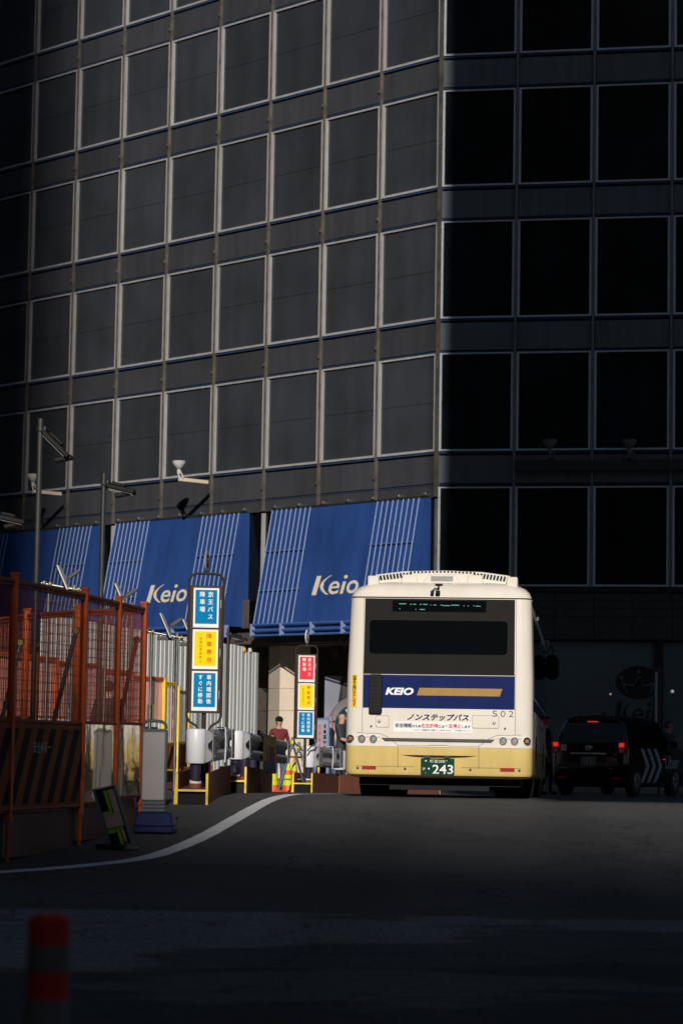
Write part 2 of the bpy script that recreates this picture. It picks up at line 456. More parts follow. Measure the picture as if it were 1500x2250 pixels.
# mullions: a narrow weathered strip per bay, each with small clips at the floors
def mullion(n, P, rz, zlo, clips, mat, wdt=.034):
    b = MB().box(-wdt, wdt, -.075, .05, 0, 31 - zlo)
    o = b.build('mullion', mat, store, P(n, zlo), (0, 0, rz))
    if clips:
        c = MB()
        for z in ROWZ[1:6]: c.box(-.075, -.036, -.10, -.03, z - .62 - zlo, z - .54 - zlo)
        c.build('clip', M['mull'], o)
for n in range(0, 12): mullion(n, SL, rzL, 6.95, n > 0, M['mull'], .05 if n == 0 else .034)
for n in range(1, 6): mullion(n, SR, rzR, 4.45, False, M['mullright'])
# rounded corner cover below the first storey
MB().lathe([(.07, 0), (.07, 7.9)], 12).build('corner_cover', M['mull'], store, (0, .03, 0))
# solid body behind the glass
def foot(off):
    c = -(nL + nR).normalized() * off * 1.04
    a = c + tL * 34; b = c + tR * 26
    return [(c.x, c.y), (b.x, b.y), (b.x + 8, b.y + 30), (a.x + 16, a.y + 18), (a.x, a.y)]
core = MB().prism(foot(.12), 'z', 4.0, 36)
core.build('wall', M['core'], store)
MB().prism(foot(4.6), 'z', 0, 4.0 - .005).build('ground_floor_wall', M['brownwall'], store)
MB().prism(foot(.02), 'z', 36.003, 36.9).build('parapet', M['spand'], store)
# lower left facade: fascia above the blue awnings and dark glazing behind them
for n in range(0, 11):
    p = MB().box(.05, WL - .05, -.02, .08, 0, .36).build('fascia_panel', M['spand'], store, SL(n + 1, 6.93), (0, 0, rzL))
    MB().box(.05, WL - .05, .02, .06, 0, 3.5).build('shop_window', M['glass'], store, SL(n + 1, 3.38), (0, 0, rzL))
    MB().box(-.05, .05, -.06, .10, 0, 3.5).build('window_post', M['wframe'], store, SL(n + 1.0, 3.38), (0, 0, rzL))
MB().box(0, 26, -.12, .16, 0, .34).build('canopy_beam', M['brownwall'], store, SL(26/WL, 3.02), (0, 0, rzL))
# lower right facade: sill, grey stone band in slabs, slate shop panels
MB().box(0, 11, -.09, .10, 0, .13).build('sill', M['darksteel'], store, SR(0.02, 4.33), (0, 0, rzR))
slab = [MB().box(.006, 1.060, -.03, .10, 0.004, h - .006).mesh('stone_slab', M['darkstone']) for h in (.21, .21, .22, .62)]
zz = 4.31
for k, h in enumerate((.21, .21, .22, .62)):
    zz -= h
    for i in range(10): link('stone_slab', slab[k], store, SR(.03 + i * .5, zz), (0, 0, rzR), 0)
for i in range(4):
    MB().box(.08, 3.25, .02, .09, 0, 4.06).build('shop_panel', M['slate'], store, SR(-.25 + i * 1.56, -1.02, -.12), (0, 0, rzR))
    MB().box(-.16, .07, -.05, .10, 0, 4.06).build('shop_column', M['core'], store, SR(-.25 + i * 1.56, -1.02, -.12), (0, 0, rzR))
# ledge above the lowest right-hand windows
MB().box(WR * 1 + .05, 11, -.22, .02, 0, .30).build('ledge', M['spand'], store, SR(0, 7.62), (0, 0, rzR), bevel=.02)
# stone piers under the canopy
for px, d in ((613, 75.3),):
    p = at(px, 1600, d); b = (p.x - CX, p.y - CY); hgt = 3.02 + EYE - BASE; a = R(22)
    # corner of the pier at b, faces turned 22 degrees
    hs = [0, 1.05, 2.1, 2.75, hgt]
    for k in range(4):
        MB().box(0, .95, 0, .95, hs[k] + .004, hs[k+1] - .004).build('pier_block', M['stone'], store, (b[0], b[1], 0), (0, 0, a), bevel=.006)
p = at(541, 1600, 77.5)
for k in range(4):
    MB().box(-.5, .5, 0, .5, k * .7 + .004, k * .7 + .694).build('wall_block', M['brownwall'], store, (p.x - CX - .1, p.y - CY, 0), (0, 0, rzL), bevel=.006)
# access hatch in the brown wall between two awnings
p = at(546, 1350, 75.6)
MB().box(-.16, .16, -.02, .02, -.42, .42).build('access_hatch', M['brownwall'], store, (p.x - CX + nL.x*.13, p.y - CY + nL.y*.13, p.z - BASE), (0, 0, rzL), bevel=.006)

# pavement in front of the store with a kerb
pv = MB()
A_ = Vector((CX, CY, 0)) + nL * 3.2 + tL * 34; B_ = Vector((CX, CY, 0)) + (nL + nR).normalized() * 3.3; C_ = Vector((CX, CY, 0)) + nR * 3.2 + tR * 26
A2 = Vector((CX, CY, 0)) - nL * 4 + tL * 34; C2 = Vector((CX, CY, 0)) - nR * 4 + tR * 26
pv.prism([(B_.x, B_.y), (C_.x, C_.y), (C2.x, C2.y), (CX, CY + 6), (A2.x, A2.y), (A_.x, A_.y)], 'z', gz(70) - .3, gz(70) + .12)
tag(pv.build('pavement', M['pave'], bevel=.02), kind='structure')
# ------------------------------------------------------------------ unseen blocks added behind and beside the viewer to shade the street
M['tower'] = pbr('dark_facade', (.05, .052, .056), .6, var=.2, scale=.05)
M['towerglass'] = pbr('dark_band_glass', (.01, .012, .015), .3)
def tower(label, boxes, band=True):
    x0, x1, y0, y1, z0, z1 = boxes[0]
    t = thing('shade_block', label, 'building', ((x0 + x1) / 2, (y0 + y1) / 2, 0))
    for bxs in boxes:
        a, b, c, d, e, f = bxs
        MB().box(a - t.location.x, b - t.location.x, c - t.location.y, d - t.location.y, e, f).build('wall', M['tower'], t)
    if band:
        m = MB(); z = z0 + 5
        while z < z1 - 4:
            m.box(x0 + 1 - t.location.x, x1 - 1 - t.location.x, y1 - t.location.y - .05, y1 - t.location.y + .05, z, z + 1.8); z += 4
        tag(m.build('window_band', M['towerglass'], t), kind='stuff')
    return t
tower('unseen overhanging block added right of the viewer to cut the sun', [(2.63, 45, -12, -2, 19.84, 95), (9.5, 45, -12, -2, -.2, 19.835)])
t = thing('shade_block', 'unseen slant-roofed block added far behind the viewer to shape the sun patch', 'building', (-3, -470, 0))
zr = lambda x: EYE + 10.5 - .28 * x + .4286 * 450          # its roof line decides where the sun reaches the street
MB().prism([(-57, -2), (63, -2), (63, zr(16)), (16, zr(16)), (-16, zr(-16)), (-57, zr(-16))], 'y', -20, 20, 0, Matrix.Translation((3, 0, 0))).build('wall', M['tower'], t)
tower('unseen mid-height block added behind the viewer to shade the near fence', [(-9.0, -1.95, -235, -200, -2, EYE + 12.7 + .4286 * 200)])
tower('unseen taller block added behind the viewer to shade the far left', [(-70, -9.05, -340, -300, -2, 245)])
tower('unseen block added along the left side of the street to dim the skylight', [(-62, -14.5, -90, 24, -2, 50)])
tower('unseen block added behind the viewer to darken the reflections', [(-16.5, 70, -170, -130, -2, 56)])
tower('unseen block added left of the store to darken its reflections', [(-110, -52, 34, 150, -2, 46)])
# ------------------------------------------------------------------ lettering
_cache = {}
def glyphs(body, bold=0.0, shear=0.0, res=3):
    """flat outline of a string, letter height about 1 (em), as 2-D points and faces"""
    key = (body, bold, shear, res)
    if key in _cache: return _cache[key]
    cu = bpy.data.curves.new('lettering', 'FONT'); cu.body = body; cu.size = 1; cu.resolution_u = res; cu.offset = bold; cu.shear = shear; cu.fill_mode = 'FRONT'
    o = bpy.data.objects.new('lettering', cu); col.objects.link(o)
    dg = bpy.context.evaluated_depsgraph_get(); dg.update()
    me = bpy.data.meshes.new_from_object(o.evaluated_get(dg))
    v = [(p.co.x, p.co.y) for p in me.vertices]; f = [tuple(q.vertices) for q in me.polygons]
    bpy.data.objects.remove(o); bpy.data.curves.remove(cu); bpy.data.meshes.remove(me)
    _cache[key] = (v, f)
    return v, f
class Print:
    """flat print collected on a plane (x right, z up) and mapped to a surface"""
    def __init__(s, surf=None): s.b = MB(); s.surf = surf or (lambda x, z: (x, 0, z))
    def poly(s, pts, m=0):
        s.b.add([s.surf(x, z) for x, z in pts], [tuple(range(len(pts)))], m); return s
    def rect(s, x0, x1, z0, z1, m=0, k=0.0): return s.poly([(x0, z0), (x1, z0), (x1 + k, z1), (x0 + k, z1)], m)
    def disc(s, x, z, r, m=0, n=14, sx=1): return s.poly([(x + r*sx*math.cos(2*PI*k/n), z + r*math.sin(2*PI*k/n)) for k in range(n)], m)
    def text(s, body, x, z, w=None, h=1.0, bold=.0, shear=0, m=0, fit=True):
        """string with its lower left at x,z; h = height of the drawn box, w = its width"""
        v, f = glyphs(body, bold, shear)
        if not v: return s
        x0 = min(p[0] for p in v); x1 = max(p[0] for p in v); y0 = min(p[1] for p in v); y1 = max(p[1] for p in v)
        ky = h / (y1 - y0); kx = w / (x1 - x0) if w else ky
        s.b.add([s.surf(x + (p[0]-x0)*kx, z + (p[1]-y0)*ky) for p in v], f, m); return s
    def stack(s, v, f, fn, size, heavy, m):
        """one glyph drawn as several hair-thin layers set side by side: a heavier stroke"""
        for i, (a, b) in enumerate(((0, 0), (1, 1), (-1, 1), (1, -1), (-1, -1)) if heavy else ((0, 0),)):
            q = []
            for p in v:
                x, z = fn(p); y = s.surf(x + a*heavy*size, z + b*heavy*size); q.append((y[0], y[1] - i * .00025, y[2]))
            s.b.add(q, f, m)
    def column(s, body, xc, ztop, size, pitch, bold=.0, m=0):
        heavy = bold * .9
        for k, ch in enumerate(body):
            v, f = glyphs(ch)
            if not v: continue
            x0 = min(p[0] for p in v); x1 = max(p[0] for p in v)
            cxm = (x0 + x1) / 2
            # CJK glyphs: em box about 1, baseline 0.12 above the bottom
            s.stack(v, f, lambda p: (xc + (p[0]-cxm)*size, ztop - k*pitch - size + (p[1]+.08)*size), size, heavy, m)
        return s
    def build(s, name, mats, parent, loc=(0, 0, 0), rot=(0, 0, 0)):
        me = bpy.data.meshes.new(name); me.from_pydata([tuple(v) for v in s.b.v], [], s.b.f)
        for mt in (mats if isinstance(mats, (list, tuple)) else [mats]): me.materials.append(mt)
        if any(s.b.m): me.polygons.foreach_set('material_index', s.b.m)
        me.update()
        return link(name, me, parent, loc, rot)

# ------------------------------------------------------------------ blue awnings
def keio_word(pr, x, z, h, m=0, kx=1.0):
    """humanist logotype: slanted stem and crescent for the K, then bold e i o"""
    sh = .10
    sf = pr.surf; x0 = x; x = 0.0
    pr.surf = lambda a, b: sf(x0 + a * kx, b)
    def P(a, b): return (x + (a + b * sh) * h, z + b * h)
    pr.poly([P(-.02, 0), P(.21, 0), P(.245, 1.0), P(.015, 1.0)][:4], m)
    out = []; inn = []
    for k in range(13):
        t = k / 12
        b = t
        o = .30 + .42 * (2*t - 1) ** 2
        i = o + (.20 - .12 * t) * (1 - .55 * abs(2*t - 1)) + .03
        out.append((o, b)); inn.append((i, b))
    for k in range(12): pr.poly([P(*out[k]), P(*inn[k]), P(*inn[k+1]), P(*out[k+1])], m)
    pr.text('e', x + .80*h, z, .54*h, .68*h, .008, sh, m)
    pr.poly([P(1.40, 0), P(1.55, 0), P(1.57, .64), P(1.42, .64)], m); pr.disc(x + (1.50 + .88*sh)*h, z + .88*h, .095*h, m)
    pr.text('o', x + 1.70*h, z, .58*h, .68*h, .012, sh, m)
    pr.surf = sf
ZT, ZB, OT, OB = 6.93, 3.20, .10, .78
def awning(n0, n1, label, word=True):
    W = (n1 - n0) * WL
    P = SL(n1, 0)
    t = thing('awning', label, 'awning', (P[0] + CX, P[1] + CY, EYE + ZB), rzL, 'blue awnings along the store front')
    H = ZT - ZB
    def y_at(h): return -(OB + (OT - OB) * h / H)
    s = MB().prism([(y_at(.33), .33), (y_at(H), H), (y_at(H) + .04, H), (y_at(.33) + .04, .33)], 'x', .02, W - .02)
    s.build('sheet', M['blue'], t)
    for x in (0, W - .018):
        MB().prism([(y_at(.33), .33), (y_at(H), H), (.02, H), (.02, .33)], 'x', x, x + .018).build('side_cheek', M['blue'], t)
    MB().box(0, W, y_at(0) + .06, y_at(0) + .09, .0, .325).build('valance', M['blue'], t)
    # top clips and rail
    MB().box(0, W, y_at(H) - .02, .0, H + .003, H + .055).build('top_rail', M['darksteel'], t)
    for i in range(7):
        x = .12 + i * (W - .24) / 6
        MB().box(x - .06, x + .06, y_at(H) - .06, -.02, H + .06, H + .14).build('clip', M['steel'], t, bevel=.01)
    nb = 9
    for side in (0, 1):
        xs_ = [(.06 + i * .205) if side == 0 else (W - .30 - (nb - 1 - i) * .205) for i in range(nb)]
        for x in xs_:
            MB().tube((x, y_at(.36) - .09, .36), (x, y_at(H) - .05, H), .0175, 8).build('bar', M['bluebar'], t)
        for fr in (.36, .67):
            h = H * fr
            MB().tube((xs_[0] - .05, y_at(h) - .055, h), (xs_[-1] + .05, y_at(h) - .055, h), .022, 8).build('cross_bar', M['bluerail'], t)
    # lower rails with short posts
    for h in (.02, .17, .34):
        MB().tube((0, y_at(0) - .06, h), (W, y_at(0) - .06, h), .026, 8).build('lower_rail', M['bluerail'], t)
    for i in range(6):
        x = .02 + i * (W - .04) / 5
        MB().box(x - .03, x + .03, y_at(0) - .10, y_at(0) + .04, 0, .36).build('rail_post', M['bluebar'], t)
    pr = Print(lambda x, z: (x, y_at(z) - .012, z))
    if word:
        keio_word(pr, W * .5 - .92, 1.14, .55, 0, 1.5)
        pr.build('lettering', M['creamlet'], t)
    return t
awning(.10, 2.80, 'large blue sloped awning with cream lettering partly behind the bus')
awning(3.28, 5.90, 'blue awning with cream lettering half hidden behind the near sign')
awning(6.28, 9.0, 'blue awning at the far left fading into shade', False)

# ------------------------------------------------------------------ floodlights fixed on the store
M['lampgrey'] = pbr('shaded_grey_lamp', (.14, .15, .15), .5)  # darker copy of the lamp white, ledge shade put into the colour
def wall_lamp(px, py, d, P, rz, label, bracket, mat):
    p = at(px, py, d)
    t = thing('wall_floodlight', label, 'floodlight', p, rz, 'floodlights on the store wall')
    MB().lathe([(.03, -.02), (.10, 0), (.17, .10), (.235, .19), (.245, .27), (.22, .285)], 18).build('shade', mat, t)
    MB().lathe([(.06, -.20), (.07, -.04), (.05, -.02)], 10).build('housing', mat, t)
    b = MB(); b.tube((0, 0, -.2), (.02, 0, -.32), .03)
    b.path([(.06, 0, -.06), (.16, .02, -.2), (.20, .06, -.34)], .022)
    b.build('yoke', mat, t)
    t.scale = (.82, .82, .82)
    return t
for px, py, d, lab in ((393, 1030, 75.6, 'white floodlight on a bracket above the middle blue awning'), (73, 1058, 80.9, 'white floodlight peeking past the tall lamp pole at far left')):
    t = wall_lamp(px, py, d, SL, rzL, lab, True, M['lampwhite'])
    MB().box(.05, .17, -.06, 1.28, -.46, -.33).build('bracket', M['stone'], t, bevel=.01)
for px, lab in ((1207, 'shaded floodlight on the right ledge, nearer the building corner'), (1381, 'shaded floodlight on the right ledge, nearer the photo edge')):
    t = wall_lamp(px, 985, 68.6, SR, rzR, lab, False, M['lampgrey'])
    MB().box(-.05, .05, .0, .42, -.36, -.26).build('bracket', M['darksteel'], t)

# emblems and poster in the dark shop front
def crown(pr, x, z, w, h, m=0):
    n = 5
    for k in range(n):
        a = -1 + 2 * k / (n - 1)
        bx = x + a * w * .28; tx = x + a * w * .5; tz = z + h * (1 - .10 * a * a)
        pr.poly([(bx - w*.07, z + h*.2), (bx + w*.07, z + h*.2), (tx, tz)], m)
        pr.disc(tx, tz, w * .055, m, 8)
    pr.poly([(x - w*.36, z + h*.2), (x - w*.28, z), (x + w*.28, z), (x + w*.36, z + h*.2)], m)
for px, py, d, lab in ((738, 1432, 74.2, 'gold five-pointed crown emblem above the watch poster'), (573, 1436, 76.6, 'dim gold crown emblem left of the cream pier')):
    p = at(px, py, d)
    t = thing('crown_emblem', lab, 'emblem', p, rzL, 'gold crown emblems')
    MB().box(-.2, .2, .003, .03, -.2, .25).build('backing', M['core'], t)
    pr = Print(); crown(pr, 0, -.16, .28, .34); pr.build('crown', M['goldmark'], t)
p = at(752, 1525, 74.6)
t = thing('watch_poster', 'tall poster of a wristwatch beside the bus', 'poster', (p.x, p.y, gz(70) + .12), R(-20))
MB().box(-.55, .75, 0, .05, .15, 3.0).build('board', M['postergrey'], t)
pr = Print(lambda x, z: (x, -.004, z)); pr.poly([(-.42, .15), (-.12, .15), (.28, 3.0), (-.02, 3.0)], 0); pr.poly([(.0, 2.35), (.75, 2.35), (.75, 3.0), (.0, 3.0)], 1); pr.build('strap_print', [M['core'], M['brownwall']], t)
b = MB()
b.lathe([(.62, -.010), (.72, -.05), (.80, -.05), (.86, -.008)], 40, (.42, 0, 1.55), 'y'); b.build('case', M['watchm'], t)
b = MB(); b.lathe([(.66, -.012), (.65, -.016)], 40, (.42, 0, 1.55), 'y'); b.build('dial', M['watch'], t)
pr = Print(lambda x, z: (x, -.022, z))
for k in range(12):
    a = k * PI / 6; c_, s_ = math.cos(a), math.sin(a)
    pr.poly([(.42 + .42*c_ - .035*s_, 1.55 + .42*s_ + .035*c_), (.42 + .56*c_ - .035*s_, 1.55 + .56*s_ + .035*c_), (.42 + .56*c_ + .035*s_, 1.55 + .56*s_ - .035*c_), (.42 + .42*c_ + .035*s_, 1.55 + .42*s_ - .035*c_)])
pr.build('hour_marks', M['white'], t)
# oval emblem and name on the slate shop panels
p = at(1402, 1500, 66.6)
t = thing('shop_emblem', 'dark oval crown emblem over store name on slate panel behind the taxi', 'emblem', p, rzR)
b = MB(); b.lathe([(.60, .03), (.60, 0)], 32, (0, 0, 0), 'y'); b.v = [(x, y, z * .72) for x, y, z in b.v]; b.build('oval', M['oval'], t)
pr = Print(lambda x, z: (x, -.006, z))
for s_ in (-1, 1):
    for (a, b_), (c_, d_) in (((.0, .18), (.14, -.08)), ((.14, -.08), (.42, -.02)), ((.42, .02), (.30, -.28))):
        pr.poly([(s_*a, b_ - .02), (s_*c_, d_ - .02), (s_*c_, d_ + .02), (s_*a, b_ + .02)] if abs(c_ - a) > abs(d_ - b_) * .5 else [(s_*a - .02, b_), (s_*c_ - .02, d_), (s_*c_ + .02, d_), (s_*a + .02, b_)])
for x, z in ((0, .28), (-.45, .12), (.45, .12)): pr.disc(x, z, .05)
pr.build('crown', M['slate'], t)
pr = Print(lambda x, z: (x, -.006, z)); keio_word(pr, -.62, -1.05, .56); pr.build('lettering', M['oval'], t)
# ------------------------------------------------------------------ loft used for the bus and the taxi
class Loft:
    """levels: (z, half width, rear y, front y, corner radius)"""
    def __init__(s, lev): s.lev = lev
    def _i(s, z, k):
        L_ = s.lev
        if z <= L_[0][0]: return L_[0][k]
        for a, b in zip(L_, L_[1:]):
            if z <= b[0]: return a[k] + (b[k] - a[k]) * (z - a[0]) / (b[0] - a[0])
        return L_[-1][k]
    def w(s, z): return s._i(z, 1)
    def r(s, z): return s._i(z, 2)
    def ring(s, lv, nc=6):
        z, w, r, f, c = lv; out = []
        for cx, cy, a0 in ((-w + c, r + c, PI), (w - c, r + c, 1.5*PI), (w - c, f - c, 0), (-w + c, f - c, .5*PI)):
            for k in range(nc + 1):
                a = a0 + k / nc * PI / 2
                out.append((cx + c * math.cos(a), cy + c * math.sin(a), z))
        return out
    def mesh(s, matf):
        b = MB(); n = None
        rings = [s.ring(l) for l in s.lev]
        n = len(rings[0])
        for rg in rings: b.v += rg
        for i in range(len(rings) - 1):
            zc = (s.lev[i][0] + s.lev[i+1][0]) / 2
            for k in range(n): b.f.append((i*n+k, i*n+(k+1)%n, (i+1)*n+(k+1)%n, (i+1)*n+k)); b.m.append(matf(zc))
        b.f.append(tuple(range(n-1, -1, -1))); b.m.append(matf(s.lev[0][0]))
        e = (len(rings)-1)*n; b.f.append(tuple(range(e, e+n))); b.m.append(matf(s.lev[-1][0]))
        return b
    def rear(s, off): return lambda x, z: (x, s.r(z) - off, z)
    def slab(s, poly, off, th):
        """polygon on the rear face standing proud by off"""
        n = len(poly); b = MB()
        v = [(x, s.r(z) - off, z) for x, z in poly] + [(x, s.r(z) - off + th, z) for x, z in poly]
        return b.add(v, [tuple(range(n)), tuple(range(2*n-1, n-1, -1))] + [(k, (k+1) % n, n+(k+1) % n, n+k) for k in range(n)])
    def side(s, poly, off, th, sgn=1):
        n = len(poly); b = MB()
        v = [(sgn*(s.w(z) + off), y, z) for y, z in poly] + [(sgn*(s.w(z) + off - th), y, z) for y, z in poly]
        return b.add(v, [tuple(range(n)), tuple(range(2*n-1, n-1, -1))] + [(k, (k+1) % n, n+(k+1) % n, n+k) for k in range(n)])
def rr(x0, x1, z0, z1, r, n=5):
    out = []
    for cx, cz, a0 in ((x1-r, z0+r, -PI/2), (x1-r, z1-r, 0), (x0+r, z1-r, PI/2), (x0+r, z0+r, PI)):
        for k in range(n + 1):
            a = a0 + k / n * PI / 2
            out.append((cx + r*math.cos(a), cz + r*math.sin(a)))
    return out
def subrect(x0, x1, z0, z1, nz): return [(x0, z0), (x1, z0)] + [(x1, z0 + (z1-z0)*k/nz) for k in range(1, nz)] + [(x1, z1), (x0, z1)] + [(x0, z1 - (z1-z0)*k/nz) for k in range(1, nz)]
def frame_strip(poly, wdt):
    """thin outline along a closed polygon, as quads"""
    n = len(poly); cx = sum(p[0] for p in poly)/n; cz = sum(p[1] for p in poly)/n; out = []
    def inn(p):
        dx, dz = cx - p[0], cz - p[1]
        return (p[0] + (wdt if dx > 0 else -wdt) * min(1, abs(dx)/.02), p[1] + (wdt if dz > 0 else -wdt) * min(1, abs(dz)/.02))
    for k in range(n): out.append([poly[k], poly[(k+1) % n], inn(poly[(k+1) % n]), inn(poly[k])])
    return out

# ------------------------------------------------------------------ the bus
SB = FPX / 32.3
def bx(px): return (px - 962.0) / SB
def bz(py): return (1748.0 - py) / SB
p = at(961, 1748, 32.3)
bus = thing('city_bus', 'cream, navy and tan city bus seen from behind, number 502', 'bus', (p.x, 32.3, gz(33.5)), -R(5.65), rx=-.012)
bus.scale = (1.018, 1.018, 1.018)
LF = 9.0
body = Loft([(.25, 1.03, .14, LF-.1, .12), (.262, 1.11, .06, LF-.03, .13), (.285, 1.145, .018, LF, .14), (.32, 1.158, .002, LF, .14), (.636, 1.16, 0, LF, .14), (.80, 1.16, .005, LF, .14), (1.525, 1.155, .02, LF, .14),
             (2.478, 1.128, .07, LF-.12, .14), (2.482, 1.118, .076, LF-.12, .14), (2.492, 1.118, .076, LF-.12, .14), (2.496, 1.128, .072, LF-.12, .15), (2.56, 1.105, .085, LF-.14, .17), (2.62, 1.05, .125, LF-.18, .2), (2.665, .96, .19, LF-.25, .22), (2.695, .82, .28, LF-.4, .24), (2.715, .5, .5, LF-.7, .2)])
bb = body.mesh(lambda z: 1 if z < .636 else (2 if 2.48 < z < 2.493 else 0)).build('body', [M['cream'], M['tan'], M['black']], bus, smooth=35)
def rpanel(name, poly, mat, off=.004, th=.03, bevel=0): return body.slab(poly, off, th).build(name, mat, bus, bevel=bevel)
def bprint(name, off, fn, mats, parent=None):
    pr = Print(body.rear(off)); fn(pr); return pr.build(name, mats, parent or bus)
# rear window unit
rp = rpanel('rear_glass_surround', [(-.945, 1.532), (.93, 1.532), (.925, 2.472), (-.94, 2.472)], M['blackgl'], .006)
w = rpanel('rear_window', rr(bx(809), bx(1108), bz(1439), bz(1365), .05), M['glass'], .009, .006)
pr = Print(body.rear(.010))
for q in frame_strip(rr(bx(808), bx(1109), bz(1440), bz(1364), .05), .006): pr.poly(q)
pr.build('window_gasket', M['black'], w)
d_ = rpanel('destination_display', [(bx(858), bz(1346.5)), (bx(1061), bz(1346.5)), (bx(1061), bz(1322)), (bx(858), bz(1322))], M['glass'], .009, .006)
def leds(pr):
    for px, n, py in ((872, 8, 1329), (896, 2, 1330), (903, 3, 1330), (917, 2, 1330), (924, 5, 1330), (940, 1, 1331), (947, 3, 1331), (962, 2, 1331), (967, 8, 1332), (985, 9, 1331), (1012, 1, 1332), (1021, 1, 1332), (1033, 1, 1332), (1038, 4, 1332.5), (1047, 1, 1333), (873, 1, 1340), (908, 1, 1341), (917, 6, 1341)):
        for k in range(n):
            x = bx(px + k * 1.95); pr.rect(x, x + .0095, bz(py + 1.3), bz(py - 0.2))
tag(bprint('led_dots', .012, leds, M['led'], d_), kind='stuff')
# navy band, logo, stripes
rpanel('navy_band', subrect(-.945, .935, bz(1555.5), bz(1484), 2), M['navy'], .005)
def logo(pr): pr.text('KEIO', bx(846), bz(1527.5), bx(907) - bx(846), bz(1511.5) - bz(1527.5), .045, .22)
bprint('logo', .009, logo, M['white'])
for k in range(8):
    z0 = bz(1527.5) + k * .0118; z1 = z0 + .0092; sh = .34
    o = z0 - bz(1527.5)
    MB().add([body.rear(.009)(x, z) for x, z in ((bx(914) + o*sh, z0), (bx(1092.5) + o*sh, z0), (bx(1092.5) + (o+.0092)*sh, z1), (bx(914) + (o+.0092)*sh, z1))], [(0, 1, 2, 3)]).build('gold_stripe', M['gold'], bus)
g_ = rpanel('intake_grille', rr(bx(811), bx(839.5), bz(1568.5), bz(1483.5), .025), M['black'], .05, .06, .008)
for k in range(9):
    z = bz(1563) + k * .052
    body.slab([(bx(814), z), (bx(836.5), z), (bx(836.5), z + .02), (bx(814), z + .02)], .056, .02).build('grille_slat', M['black'], g_)
# lower panel lettering and fittings
bprint('fleet_number', .006, lambda pr: [pr.text(c, bx(x), bz(1571), .060, .072, -.012, 0) for c, x in (('5', 1077), ('0', 1094.5), ('2', 1112))], M['darksteel'])['kind'] = 'stuff'
bprint('lettering', .006, lambda pr: pr.text('ノンステップバス', bx(894), bz(1581.5), bx(1026.5) - bx(894), bz(1567) - bz(1581.5), .03, .22), M['navytext'])
pl_ = rpanel('notice_sticker', subrect(bx(865), bx(1034), bz(1607), bz(1584), 1), M['white'], .004, .004)
def notice(pr):
    z = bz(1596.5); h1 = .052; h2 = .040
    x = bx(868)
    for s_, m, k in (('安全確認', 0, 1), ('のため', 2, .72), ('右左折時', 1, 1), ('には', 2, .72), ('一旦停止', 1, 1), ('します', 2, .72)):
        for ch in s_:
            cw = .0545 * k
            v, f = glyphs(ch)
            pr.stack(v, f, lambda p: (x + p[0] * cw * .98, z + (p[1] + .08) * cw - .002), cw, .018, m)
            x += cw * .965
    pr.text('ご理解をお願いします', bx(923), bz(1604), .30, .022, 0, 0, 2)
    pr.rect(bx(909), bx(921), bz(1602.3), bz(1601.7), 2); pr.rect(bx(977), bx(989), bz(1602.3), bz(1601.7), 2)
    pr.text('京王電鉄バスグループ', bx(998), bz(1603.5), .19, .016, 0, 0, 2)
bprint('notice_text', .007, notice, [M['navytext'], M['redtext'], M['blacktext']], pl_)
M['seam'] = pbr('panel_gap', (.05, .045, .04), .8)
def hatch(x0, x1, y0, y1, lx):
    h = rpanel('service_hatch', rr(bx(x0), bx(x1), bz(y1), bz(y0), .02), M['cream'], .0035, .01)
    pr = Print(body.rear(.0045))
    for q in frame_strip(rr(bx(x0), bx(x1), bz(y1), bz(y0), .02), .0035): pr.poly(q)
    pr.build('hatch_gap', M['seam'], h)
    b = MB(); yy = body.r(1.0); b.lathe([(.022, yy - .002), (.022, yy - .012), (.016, yy - .016)], 12, (bx(lx), 0, bz(1584.5)), 'y'); b.build('lock', M['lensgrey'], h)
hatch(826, 855, 1572, 1597.5, 834); hatch(1034, 1091.5, 1568.5, 1596.5, 1081)
for px, py in ((816.5, 1595.5), (1104.5, 1596)):
    MB().lathe([(.013, body.r(.87) + .005), (.013, body.r(.87) - .012)], 10, (bx(px), 0, bz(py)), 'y').build('bolt', M['darksteel'], bus)
# panel gaps
def gaps(pr):
    wd = .0045
    for x in (-.952, .942):
        pr.poly([(x, bz(1610)), (x + wd, bz(1610)), (x + wd, 1.525), (x, 1.525)]); pr.poly([(x, 1.525), (x + wd, 1.525), (x + wd - .003, 2.478), (x - .003, 2.478)])
    pr.rect(-1.02, -.95, bz(1610), bz(1610) + wd); pr.rect(.945, 1.02, bz(1610), bz(1610) + wd)
    pr.rect(-.95, .945, 1.526, 1.5305)
    # raised lamp housings: outline dips in the middle
    for s_ in (-1, 1):
        def Q(a, b): return (s_ * a, b)
        for (a, b), (c_, d) in (((1.02, bz(1618.5)), (.72, bz(1618.5))), ((.945, bz(1610.5)), (.72, bz(1611))), ((.72, bz(1611)), (.62, bz(1619))), ((.62, bz(1619)), (.50, bz(1635.5)))):
            L_ = math.hypot(c_ - a, d - b); nx_, nz_ = -(d - b) / L_ * .002, (c_ - a) / L_ * .002
            pr.poly([Q(a + nx_, b + nz_), Q(c_ + nx_, d + nz_), Q(c_ - nx_, d - nz_), Q(a - nx_, b - nz_)])
        pr.rect(min(s_*.497, s_*.503), max(s_*.497, s_*.503), .375, bz(1635.5))
        for a, b in ((.52, .29), (1.02, .505)): pr.rect(min(s_*a, s_*b), max(s_*a, s_*b), bz(1681.5), bz(1680.8))
    pr.rect(-.5, -.12, bz(1636), bz(1635.4)); pr.rect(.12, .5, bz(1636), bz(1635.4)); pr.rect(-.12, .12, bz(1635), bz(1634))
bprint('panel_gap', .0025, gaps, M['seam'])
rpanel('trim_bar', [(bx(847), bz(1627)), (bx(1075), bz(1627)), (bx(1083), bz(1620)), (bx(839), bz(1620))], M['darksteel'], .014, .03, .005)
